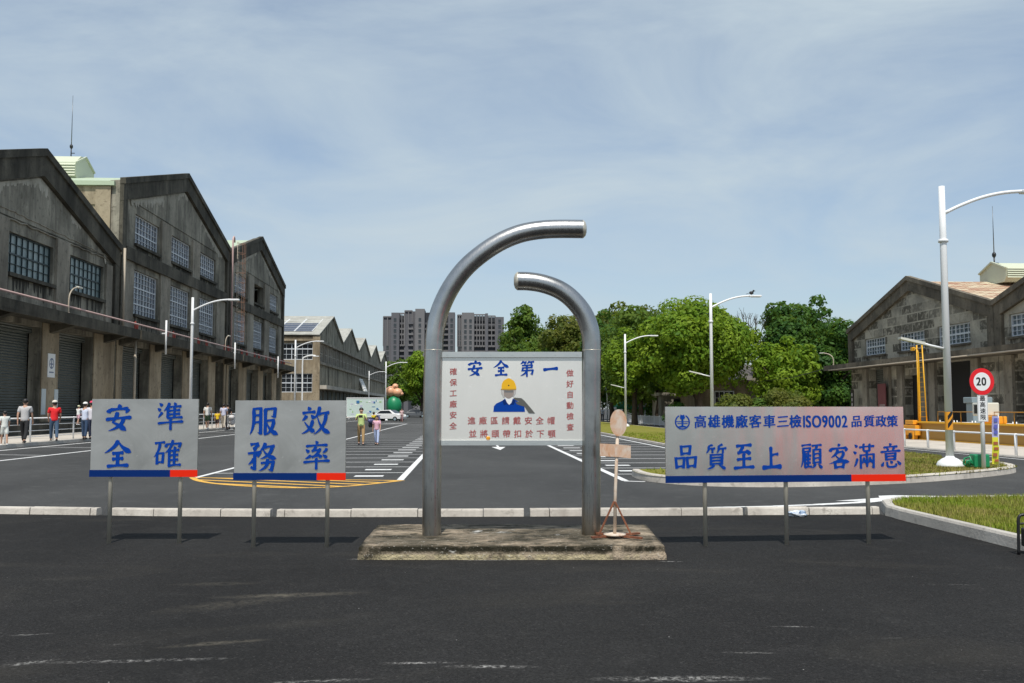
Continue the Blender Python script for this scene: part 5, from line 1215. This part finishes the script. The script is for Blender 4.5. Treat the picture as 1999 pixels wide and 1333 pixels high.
# ================================================================ GIRDER, LADDER AND THINGS BY THE EASTERN HALL
t = thing('crane_girder', 'long ochre crane girder with orange end carriages lying on the pavement', 'crane girder', (23.8, 50.3, .03))
b = MB(); b.box((-.28, -22, .05), (.28, .0, .86)); b.build('web', M['ochre'], t)
b = MB(); b.box((-.42, -22, .861), (.42, .1, .93)); b.box((-.36, -22, -.01), (.36, .05, .049)); b.build('flange', M['yellow'], t)
for y in (.1, -13.6):
    b = MB(); b.box((-.62, y-1.3, .22), (-.30, y+.5, .74)); b.box((-.66, y-1.1, .0), (-.4, y-.6, .4)); b.box((-.66, y-.2, .0), (-.4, y+.3, .4)); b.box((-.60, y-1.0, .78), (-.34, y-.1, 1.0)); c_ = b.build('end_carriage', M['orange'], t, bevel=.02)
    b = MB()
    for dy in (-.85, .05): b.tube([(-.72, y+dy, .18), (-.66, y+dy, .18)], .16, 14)
    b.build('wheel', M['tyre'], c_)
b = MB()
for k in range(9): b.tube([(.2, -2.0-2.3*k, .9), (.2, -2.0-2.3*k, 1.45)], .022, 6)
b.tube([(.2, -2, 1.45), (.2, -20.5, 1.45)], .025, 6); b.build('handrail', M['ochre'], t)
t = thing('yellow_ladder', 'upright yellow ladder frame with a hooked top standing on the girder end', 'ladder', (24.0, 50.1, .96))
b = MB()
b.tube([(-.1, .0, 0), (-.1, .1, 4.05)], .038, 8); b.tube([(-.1, -.8, 0), (-.1, -.5, 4.1)], .032, 8)
for k in range(15): z = .25+.26*k; f = z/4.1; b.bar((-.1, .1*f, z), (-.1, -.8+.3*f, z), .022)
b.build('ladder_rails', M['yellow'], t)
b = MB(); b.tube(smooth([(.1, .32, 0), (.1, .34, 2), (.1, .36, 3.4), (.1, .5, 3.85), (.1, .95, 3.95)], 4), .034, 8); b.tube([(.1, .55, .0), (.1, .5, 3.2)], .025, 8); b.box((.05, .9, 3.82), (.18, 1.15, 4.0)); b.build('hooked_pipe', M['yellow'], t)
t = thing('steel_cabinet', 'pale blue grey steel cabinet in the doorway behind the speed sign', 'cabinet', (26.6, 49.3, .03))
b = MB(); b.box((-.4, -.35, 0), (.4, .35, 1.9)); b.build('body', M['grey_box'], t, bevel=.03); b = MB(); b.box((-.5, -.45, 1.9), (.6, .45, 2.2)); b.build('hood', M['grey_box'], t, bevel=.03)
t = thing('motor_unit', 'white motor housing on an orange mount on top of the girder', 'motor', (23.9, 43.5, .96))
b = MB(); b.box((-.35, -.5, .35), (.35, .6, .95)); b.build('housing', M['offwhite'], t, bevel=.05); b = MB(); b.box((-.352, -.1, .45), (-.36, .4, .85)); b.build('dark_panel', M['black'], t); b = MB(); b.box((-.3, -1.2, 0), (.3, -.3, .33)); b.build('mount', M['orange'], t, bevel=.04)
# ================================================================ SMALL THINGS NEAR THE CAMERA
def bag():
    bm = bmesh.new(); bmesh.ops.create_icosphere(bm, subdivisions=4, radius=1)
    for v in bm.verts:
        n = noise.noise(v.co*1.6)*.35+noise.noise(v.co*4+Vector((3, 1, 0)))*.18; v.co *= 1+n; v.co.x *= .155; v.co.y *= .10; v.co.z = max(-.03, v.co.z*.055+.01)
    me = bpy.data.meshes.new('litter_bag'); bm.to_mesh(me); bm.free()
    for p in me.polygons: p.use_smooth = True
    m = mat('crumpled_film', (.55, .60, .66), .25, 0, .6); q = NB(m); n = q.noise(q.coord('obj'), 14, 4, .6, 1); q.col(q.mix(q.rng(n, .45, .6), (.66, .69, .72), (.16, .26, .42))); q.bump(q.noise(q.coord('obj'), 30, 3), .8, .02); me.materials.append(m)
    o = bpy.data.objects.new('litter_bag', me); COL.objects.link(o); o.location = (5.03, 14.62, .035); tag(o, 'crumpled pale blue plastic bag lying against the front kerb', 'litter')
bag()
t = thing('tube_frame', 'black bent tube frame with a dark panel at the verge kerb', 'metal frame', (6.21, 10.72, 0))
b = MB(); b.tube(smooth([(0, 0, 0), (.005, 0, .25), (.01, 0, .40), (.04, 0, .445), (.12, 0, .45), (.55, .1, .45), (.62, .12, .42), (.64, .13, .3), (.64, .13, 0)], 4), .017, 10); b.tube([(.01, 0, .35), (.64, .13, .35)], .012, 8); b.build('hoop', M['black'], t)
b = MB(); b.box((.07, .005, .09), (.58, .08, .30)); b.build('panel', M['black'], t, bevel=.02)
# ================================================================ FAR END OF THE YARD
t = thing('map_board', 'long pale green site map board on posts at the edge of the car park', 'information board', (-13.5, 128, .05))
b = MB(); b.box((-2.4, -.05, .55), (2.4, .05, 3.0)); b.build('panel', mat('map_pale', (.55, .66, .62), .5), t)
b = MB(); b.box((-2.45, -.09, 2.9), (2.45, .09, 3.02)); b.box((-2.45, -.08, .45), (2.45, .08, .55)); b.box((-2.45, -.08, .45), (-2.38, .08, 3)); b.box((2.38, -.08, .45), (2.45, .08, 3)); b.build('frame', M['white'], t)
b = MB()
for x in (-2.1, 0, 2.1): b.tube([(x, .0, 0), (x, 0, .5)], .05, 8)
b.build('leg', M['white'], t)
b = MB(); r = random.Random(3)
for k in range(26):
    b.mi = r.choice((0, 0, 1, 2, 3)); x = r.uniform(-2.1, 2.0); z = r.uniform(.75, 2.5); w = r.uniform(.06, .45); h = r.uniform(.05, .3); b.box((x, -.056-.001*k, z), (min(2.3, x+w), -.05, min(2.8, z+h)))
b.mi = 2; b.box((-1.15, -.09, 2.25), (-.75, -.05, 2.62)); b.build('map_print', [M['white'], mat('map_green', (.35, .52, .28), .6), mat('map_blue', (.04, .16, .35), .6), mat('map_lilac', (.50, .5, .62), .6)], t)
t = thing('inflatable', 'plain green inflatable topped by a peach coloured inflatable near the street tree', 'inflatable', (-9.95, 131, 0))
b = MB(); b.ell((0, 0, 2.0), (1.05, .95, 1.35), 20, 12); b.lathe([(.8, .1), (.95, .5), (1.0, 1.0)], n=16); b.build('green_body', M['green'], t)
b = MB(); b.ell((-.45, 0, 3.95), (.75, .7, .68), 16, 10); b.ell((.45, -.1, 3.8), (.7, .65, .6), 16, 10); b.ell((.15, 0, 4.6), (.42, .4, .4), 14, 8); b.ell((1.0, -.2, 3.6), (.3, .3, .25), 12, 8); b.build('peach_top', M['peach'], t)
t = thing('event_tent', 'green and white pyramid roofed tent beneath the dark trees', 'tent', (20.6, 121, 0)); t.scale = (1, 1, .82)
A = [(-2.2, -2.2, 2.2), (2.2, -2.2, 2.2), (2.2, 2.2, 2.2), (-2.2, 2.2, 2.2), (0, 0, 4.3)]
b = MB(); b.mi = 0; b.add([A[0], ((A[0][0]+A[1][0])/2+.3, -2.2, 2.2), A[4]], [(0, 1, 2)]); b.mi = 1; b.add([(.3, -2.2, 2.2), A[1], A[4]], [(0, 1, 2)]); b.add([A[1], A[2], A[4]], [(0, 1, 2)]); b.mi = 0; b.add([A[2], A[3], A[4]], [(0, 1, 2)]); b.add([A[3], A[0], A[4]], [(0, 1, 2)])
for i in range(4):
    p, q = A[i], A[(i+1) % 4]; b.mi = 1 if i else 0; b.add([p, q, (q[0], q[1], 1.9), (p[0], p[1], 1.9)], [(0, 1, 2, 3)])
b.build('canopy', [M['tarp_green'], M['white']], t, recalc=False)
for sx in (-2.15, 2.15):
    for sy in (-2.15, 2.15): b = MB(); b.tube([(sx, sy, 0), (sx, sy, 2.2)], .05, 8); b.build('leg', M['white'], t)
t = thing('frame_portal', 'white tubular portal frame with a red bar beside the green tent', 'frame', (17.9, 119, 0))
b = MB(); b.tube([(-.6, 0, 0), (-.6, 0, 3.0), (-.8, 0, 5.2)], .09, 8); b.tube([(-.8, 0, 5.2), (2.0, 0, 4.6)], .08, 8); b.tube([(.9, 0, 2.5), (.9, 0, 4.8)], .06, 8); b.tube([(-.6, 0, 2.4), (.9, 0, 2.9)], .05, 8); b.build('tubes', M['white'], t)
b = MB(); b.tube([(-.6, .1, 5.3), (2.4, .1, 6.1)], .06, 8); b.tube([(-.5, .1, 3.2), (.9, .1, 3.3)], .05, 6); b.build('red_bar', M['sign_red'], t)
def car(label, loc, rot, m):
    t = thing('parked_car', label, 'car', loc, rot, 'cars at the far end of the car park')
    b = MB(); prof = [(-2.1, .35), (-2.15, .7), (-2.0, .88), (-1.5, .95), (-.9, 1.42), (.5, 1.46), (1.35, 1.0), (2.0, .85), (2.12, .6), (2.05, .32)]
    for (x0, z0), (x1, z1) in zip(prof, prof[1:]): pass
    n = len(prof); wy = lambda z: .85-.22*max(0, z-.9)/.5
    vs = [(x, s*wy(z), z) for x, z in prof for s in (-1, 1)]
    b.add(vs, [(2*i, 2*i+2, 2*i+3, 2*i+1) for i in range(n-1)]+[tuple(range(0, 2*n, 2)), tuple(range(2*n-1, 0, -2)), (0, 1, 2*n-1, 2*n-2)], False)
    b.build('body', m, t, bevel=.05)
    b = MB()
    for s in (-1, 1):
        q = lambda x, z: (x, s*(wy(z)+.012), z); b.add([q(-1.3, .99), q(.95, 1.0), q(.42, 1.38), q(-.82, 1.36)], [(0, 1, 2, 3)])
    b.add([(1.3, -.74, 1.05), (1.3, .74, 1.05), (.58, .6, 1.46), (.58, -.6, 1.46)], [(0, 1, 2, 3)]); b.add([(-1.47, -.72, 1.0), (-1.47, .72, 1.0), (-.98, .6, 1.4), (-.98, -.6, 1.4)], [(0, 1, 2, 3)]); b.build('window', M['glass_dark'], t, recalc=False)
    for x in (-1.3, 1.35):
        for s in (-1, 1):
            b = MB(); b.tube([(x, s*.68, .32), (x, s*.88, .32)], .32, 18); w = b.build('wheel', M['tyre'], t); b = MB(); b.tube([(x, s*.881, .32), (x, s*.89, .32)], .18, 14); b.build('rim', M['grey_box'], w)
    for s in (-1, 1): b = MB(); b.ell((2.06, s*.62, .68), (.08, .16, .09), 8, 5); b.build('headlight', M['offwhite'], t)
car('white car parked beside the map board', (-9.9, 122, 0), radians(-25), M['white'])
car('dark grey car parked under the street tree', (-9.3, 172, 0), 0, mat('grey_car', (.12, .13, .14), .3))
car('silver car parked next to the tall tube in the distance', (-6.2, 182, 0), radians(10), mat('silver_car', (.4, .42, .44), .3, .4))
# ================================================================ PEOPLE
def skin_mesh(name, verts, edges, radii, m, parent, sub=1, root=0):
    me = bpy.data.meshes.new(name); me.from_pydata(verts, edges, []); me.materials.append(m)
    o = bpy.data.objects.new(name, me); COL.objects.link(o)
    sk = o.modifiers.new('skin', 'SKIN'); sk.use_smooth_shade = True
    d = me.skin_vertices[0].data
    for i, rr in enumerate(radii): d[i].radius = rr if isinstance(rr, tuple) else (rr, rr); d[i].use_root = i == root
    ss = o.modifiers.new('sub', 'SUBSURF'); ss.levels = sub; ss.render_levels = sub
    bake(o); o.parent = parent
    for p in o.data.polygons: p.use_smooth = True
    return o
def person(label, loc, heading, h=1.7, shirt=(.5, .5, .5), legs=(.03, .03, .04), stride=.28, arms=((.12, .2), (-.15, .2)), shorts=False, hat=None, long_hair=False, sleeves=False, hair=True, bag=None, turn=0, group='people walking in the yard', sit=False, skirt=None):
    """local +x is the person's left-right axis, the person faces local -y; heading turns the whole figure"""
    s = h/1.7; t = thing('person', label, 'person', loc, heading, group)
    V = []; Ed = []; Rr = []; idx = {}
    def add(nm, p, r, prev=None):
        idx[nm] = len(V); V.append((p[0]*s, p[1]*s, p[2]*s)); Rr.append(r*s if not isinstance(r, tuple) else (r[0]*s, r[1]*s))
        if prev: Ed.append((idx[prev], idx[nm]))
    P = {}
    P['pel'] = Vector((0, 0, .93)) if not sit else Vector((0, .1, .80)); o0 = P['pel']-Vector((0, 0, .93))
    for nm, z, r in (('belly', 1.06, .115), ('chest', 1.24, .128), ('upper', 1.37, .10), ('neck', 1.47, .055), ('head0', 1.535, .078), ('head1', 1.60, .092), ('head2', 1.66, .075)):
        P[nm] = o0+Vector((0, -.012 if nm.startswith('head') else 0, z))
    add('pel', P['pel'], (.145, .115))
    pv = 'pel'
    for nm, r in (('belly', (.135, .105)), ('chest', (.15, .11)), ('upper', (.11, .085)), ('neck', .052), ('head0', .075), ('head1', .09), ('head2', .074)): add(nm, P[nm], r, pv); pv = nm
    ct, st = cos(turn), sin(turn)
    add('nose', P['head1']+Vector((st*-.1, -.098*ct, -.03)), .016, 'head1')
    for sd_ in (-1, 1): add('ear%d' % sd_, P['head1']+Vector((sd_*.095, .01, -.015)), .018, 'head1')
    for i, sd_ in enumerate((-1, 1)):
        sw, bend = arms[i]; sh = o0+Vector((sd_*.185, 0, 1.385)); el = sh+Vector((sd_*.05, -sin(sw)*.28, -cos(sw)*.28)); a2 = sw+bend
        wr = el+Vector((sd_*(.015-.07*min(1, bend)), -sin(a2)*.25, -cos(a2)*.25)); dv = (wr-el).normalized(); pm = wr+dv*.07
        P['sh', sd_], P['el', sd_], P['wr', sd_] = sh, el, wr
        add('sh%d' % sd_, sh, .058, 'upper'); add('el%d' % sd_, el, .042, 'sh%d' % sd_); add('wr%d' % sd_, wr, .027, 'el%d' % sd_); add('pm%d' % sd_, pm, (.036, .02), 'wr%d' % sd_)
        side = Vector((0, 1, 0)) if abs(dv.y) < .8 else Vector((1, 0, 0)); side = (side-dv*side.dot(dv)).normalized()
        for f_, ln in enumerate((.06, .075, .07, .052)):
            q = pm+side*(f_-1.5)*.019+dv*.018; add('f%d%d' % (sd_, f_), q+dv*ln*.55+Vector((-sd_*.006, 0, 0)), .009, 'pm%d' % sd_); add('g%d%d' % (sd_, f_), q+dv*ln+Vector((-sd_*.02, 0, 0)), .0075, 'f%d%d' % (sd_, f_))
        add('th%d' % sd_, wr+dv*.05-side*.045, .010, 'wr%d' % sd_)
    for sd_ in (-1, 1):
        hp = P['pel']+Vector((sd_*.095, 0, -.04)); a = stride*sd_*(1 if stride >= 0 else 1)
        if sit: kn = hp+Vector((sd_*.06, -.40, .0)); an = kn+Vector((0, -.02, -.42))
        else:
            kn = hp+Vector((sd_*.005, -sin(a)*.42, -cos(a)*.42)); b_ = a-(.35 if a < 0 else .05)*abs(stride)*2.2; an = kn+Vector((0, -sin(b_)*.40, -cos(b_)*.40))
        P['hp', sd_], P['kn', sd_], P['an', sd_] = hp, kn, an
        add('hp%d' % sd_, hp, .088, 'pel'); add('kn%d' % sd_, kn, .058, 'hp%d' % sd_); add('an%d' % sd_, an, .038, 'kn%d' % sd_); add('to%d' % sd_, an+Vector((0, -.15, -.045)), .032, 'an%d' % sd_)
    low = min(P['an', -1].z, P['an', 1].z)-.085
    dz = -low
    V = [(x, y, z+dz*s) for x, y, z in V]
    skin_mesh('body', V, Ed, Rr, M['skin'], t, 1)
    for k in P: P[k] = P[k]+Vector((0, 0, dz))
    def cloth(nm, pts, eds, rad, m): return skin_mesh(nm, [tuple(Vector(p)*s) for p in pts], eds, [tuple(x*s for x in r_) if isinstance(r_, tuple) else r_*s for r_ in rad], m, t, 1)
    ms = mat('shirt_cloth', shirt, .85); ml = mat('leg_cloth', legs, .85)
    pts = [P['pel']-Vector((0, 0, .07)), P['pel'], P['belly'], P['chest'], P['upper'], P['upper']+Vector((0, 0, .05))]; ed = [(0, 1), (1, 2), (2, 3), (3, 4), (4, 5)]; rad = [(.178, .148), (.175, .145), (.162, .135), (.172, .132), (.128, .105), .07]
    for sd_ in (-1, 1):
        b0 = len(pts); end = P['el', sd_] if not sleeves else P['wr', sd_]; pts += [P['sh', sd_], P['sh', sd_].lerp(P['el', sd_], .72)]; ed += [(4, b0), (b0, b0+1)]; rad += [.078, .068]
        if sleeves: pts += [P['el', sd_], P['wr', sd_]]; ed += [(b0+1, b0+2), (b0+2, b0+3)]; rad += [.056, .042]
    cloth('shirt', pts, ed, rad, ms)
    pts = [P['pel']+Vector((0, 0, .12)), P['pel']]; ed = [(0, 1)]; rad = [(.15, .12), (.16, .128)]
    for sd_ in (-1, 1):
        b0 = len(pts); kn, an = P['kn', sd_], P['an', sd_]
        if shorts: pts += [P['hp', sd_], P['hp', sd_].lerp(kn, .55), P['hp', sd_].lerp(kn, .92)]; rad += [.105, .098, .09]; ed += [(1, b0), (b0, b0+1), (b0+1, b0+2)]
        else: pts += [P['hp', sd_], kn, kn.lerp(an, .55), an+Vector((0, 0, .03))]; rad += [.104, .076, .066, .06]; ed += [(1, b0), (b0, b0+1), (b0+1, b0+2), (b0+2, b0+3)]
    cloth('trousers' if not shorts else 'shorts', pts, ed, rad, ml)
    for sd_ in (-1, 1):
        b = MB(); a = P['an', sd_]*s; b.ell((a.x, a.y-.06*s, a.z-.05*s), (.048*s, .135*s, .042*s), 10, 6); b.build('shoe', M['black'] if not shorts else M['white'], t)
    hc = (P['head1']+Vector((0, .008, .035)))*s
    if hat:
        b = MB(); b.ell((hc.x, hc.y, hc.z+.03*s), (.112*s, .122*s, .09*s), 14, 8); b.ell((hc.x, hc.y-.10*s, hc.z-.0*s), (.085*s, .10*s, .015*s), 12, 4); b.build('cap', mat('cap_cloth', hat, .8), t)
    if hair:
        b = MB(); b.ell((hc.x, hc.y+.018*s, hc.z), (.104*s, .108*s, .098*s), 14, 8)
        if long_hair: b.ell((hc.x, hc.y+.075*s, hc.z-.11*s), (.09*s, .05*s, .16*s), 12, 8)
        b.build('hair', M['hair'], t)
    b = MB()
    for sd_ in (-1, 1): e = (P['head1']+Vector((sd_*.034, -.09, .012)))*s; b.ell(tuple(e), (.013*s, .008*s, .009*s), 8, 5)
    m_ = (P['head0']+Vector((0, -.078, -.008)))*s; b.ell(tuple(m_), (.025*s, .008*s, .007*s), 8, 5); b.build('face_features', mat('face_dark', (.06, .025, .02), .5), t)
    if bag:
        b = MB(); c = P['chest']*s; b.ell((c.x, c.y+.17*s, c.z-.02*s), (.14*s, .09*s, .2*s), 12, 8); b.build('backpack', mat('bag_cloth', bag, .8), t)
    return t
zs = .285
person('man in a grey polo shirt and black trousers walking away along the western pavement', (-17.4, 38.85, zs-.02), radians(188), 1.76, (.46, .45, .45), (.012, .012, .014), .32, ((.2, .15), (-.25, .25)))
person('man in a red shirt, jeans and pale cap walking away along the western pavement', (-17.25, 41.2, zs-.02), radians(205), 1.70, (.72, .015, .02), (.05, .09, .15), .3, ((.1, .5), (.2, .6)), hat=(.62, .58, .5))
person('child in a white shirt at the left edge of the frame', (-17.4, 37.2, zs-.02), radians(215), 1.28, (.66, .68, .64), (.62, .64, .6), .2, ((.35, .3), (-.2, .2)), True)
person('adult in a pale blue shirt and jeans carrying a child beside the nearest sign edge', (-17.2, 44.3, zs-.02), radians(172), 1.62, (.55, .60, .72), (.03, .06, .12), .1, ((.5, 1.5), (.5, 1.5)), hat=(.72, .72, .68))
person('small child in white carried against an adult shoulder', (-17.45, 44.2, zs+.62), radians(160), .86, (.72, .72, .70), (.5, .3, .35), .25, ((.9, .9), (.9, .9)), True, hat=(.62, .62, .40))
person('adult in a pink cap half hidden behind the nearest sign', (-16.9, 44.3, zs-.02), radians(185), 1.68, (.60, .58, .62), (.04, .05, .09), .2, hat=(.62, .05, .12))
person('man in a white shirt and dark green shorts between the two square signs', (-17.2, 64.8, zs), radians(180), 1.72, (.66, .65, .62), (.03, .06, .025), .25, ((.15, .3), (-.1, .3)), True)
person('child in a yellow shirt between the two square signs', (-16.8, 65.75, zs), radians(190), 1.2, (.80, .52, .02), (.05, .03, .03), .2, ((.1, .2), (-.1, .2)), True)
person('adult in a lilac shirt and beige trousers between the two square signs', (-16.6, 66.6, zs), radians(180), 1.66, (.55, .55, .68), (.50, .44, .36), .22, ((.2, .3), (-.1, .3)))
person('adult in a black shirt walking ahead of the pushchair', (-16.5, 67.3, zs-.1), radians(182), 1.76, (.015, .015, .018), (.10, .1, .11), .2)
person('man in a yellow green shirt and khaki trousers walking over the parking lines', (-4.8, 43.9, 0), radians(5), 1.66, (.50, .62, .24), (.42, .27, .12), .22, ((.5, 1.6), (.5, 1.7)))
person('girl in a pink top and pale blue trousers walking towards the camera', (-4.1, 43.9, 0), radians(-8), 1.30, (.66, .38, .46), (.46, .54, .76), .2, ((-.15, .1), (.3, .15)), long_hair=True)
person('woman in bright pink standing far off beside the map board', (-10.2, 79, 0), radians(10), 1.6, (.72, .04, .30), (.55, .35, .3), .1, long_hair=True)
person('person in a white shirt and dark trousers beyond the lawn beside the short tube', (17.1, 122, 0), radians(180), 1.72, (.66, .68, .74), (.03, .03, .05), .1)
person('person in pale grey and a white cap beyond the lawn by the rusty disc', (18.25, 121, 0), radians(170), 1.7, (.45, .50, .52), (.06, .06, .08), .1, hat=(.7, .7, .7))
person('person in pale pink standing near the green inflatable', (-8.0, 118, 0), radians(0), 1.6, (.66, .46, .46), (.36, .2, .2), .1)
person('rider in a yellow vest sitting on the scooter', (-8.05, 83.9, .02), radians(150), 1.68, (.66, .52, .02), (.02, .02, .03), .1, ((.7, .4), (.7, .4)), hat=(.1, .1, .1), sit=True)
b = MB(); b.box((-.09, -.02, -.05), (.09, .0, .07)); o = b.build('camera_device', M['black']); o.location = (-4.79, 43.56, 1.28); tag(o, 'small dark device held up by the man in yellow green', 'device')
t = thing('scooter', 'dark scooter with lilac panels carrying a rider past the map board', 'scooter', (-8.0, 83.8, 0), radians(150))
for y in (-.62, .62): b = MB(); b.tube([(-.05, y, .25), (.05, y, .25)], .25, 18); b.build('wheel', M['tyre'], t)
b = MB(); b.box((-.16, -.35, .28), (.16, .3, .4)); b.ell((0, .5, .58), (.2, .45, .24), 12, 8); b.ell((0, -.5, .7), (.2, .12, .4), 12, 8); b.build('body', mat('scooter_lilac', (.10, .10, .22), .3), t)
b = MB(); b.ell((0, .38, .80), (.16, .42, .08), 12, 6); b.build('seat', M['black'], t)
b = MB(); b.tube([(-.34, -.42, 1.06), (0, -.48, 1.02), (.34, -.42, 1.06)], .02, 6); b.tube([(0, -.48, 1.02), (0, -.62, .25)], .03, 6); b.build('handlebar', M['black'], t)
t = thing('pushchair', 'white folding pushchair on the pavement left of the second square sign', 'pushchair', (-16.1, 66.9, zs-.1), radians(180))
for x in (-.22, .22):
    for y in (-.3, .3): b = MB(); b.tube([(x-.02, y, .1), (x+.02, y, .1)], .1, 12); b.build('wheel', M['tyre'], t)
b = MB()
for x in (-.22, .22): b.bar((x, -.3, .1), (x, .45, 1.0), .03); b.bar((x, .3, .1), (x, -.15, .6), .03)
b.bar((-.22, .45, 1.0), (.22, .45, 1.0), .03); b.build('frame', M['white'], t)
b = MB(); b.ell((0, -.02, .55), (.2, .22, .25), 12, 8); b.ell((0, .1, .85), (.22, .25, .18), 12, 6); b.build('seat', mat('pushchair_cloth', (.6, .57, .55), .8), t)

# unseen red tarpaulin stack added behind the camera to tint the wide sign's reflection
t = thing('added_red_stack', 'unseen goods under a red tarpaulin, added to be mirrored in the wide buckled sign', 'tarpaulin', (12.6, -1.7, 0), radians(28)); t.scale = (.8, 1, 1)
b = MB(); n = 22; vs = []
for j in range(9):
    for i in range(n+1):
        u = -2.6+5.2*i/n; v = 2.0-.45*j; z = (0, .55, 1.0, 1.4, 1.72, 1.9, 1.9, 1.3, 0)[j]; vs.append((u, v+.08*noise.noise((u*1.3, j*.7, 2)), z+(.12*noise.noise((u*1.6, v*1.4, 5)) if 0 < j < 8 else 0)))
b.add(vs, [(j*(n+1)+i, j*(n+1)+i+1, (j+1)*(n+1)+i+1, (j+1)*(n+1)+i) for j in range(8) for i in range(n)], True)
b.build('tarpaulin', M['added_red'], t)
b = MB(); b.box((-2.55, -1.2, .0), (2.55, .4, 1.2)); b.build('added_crates', M['bark'], t)
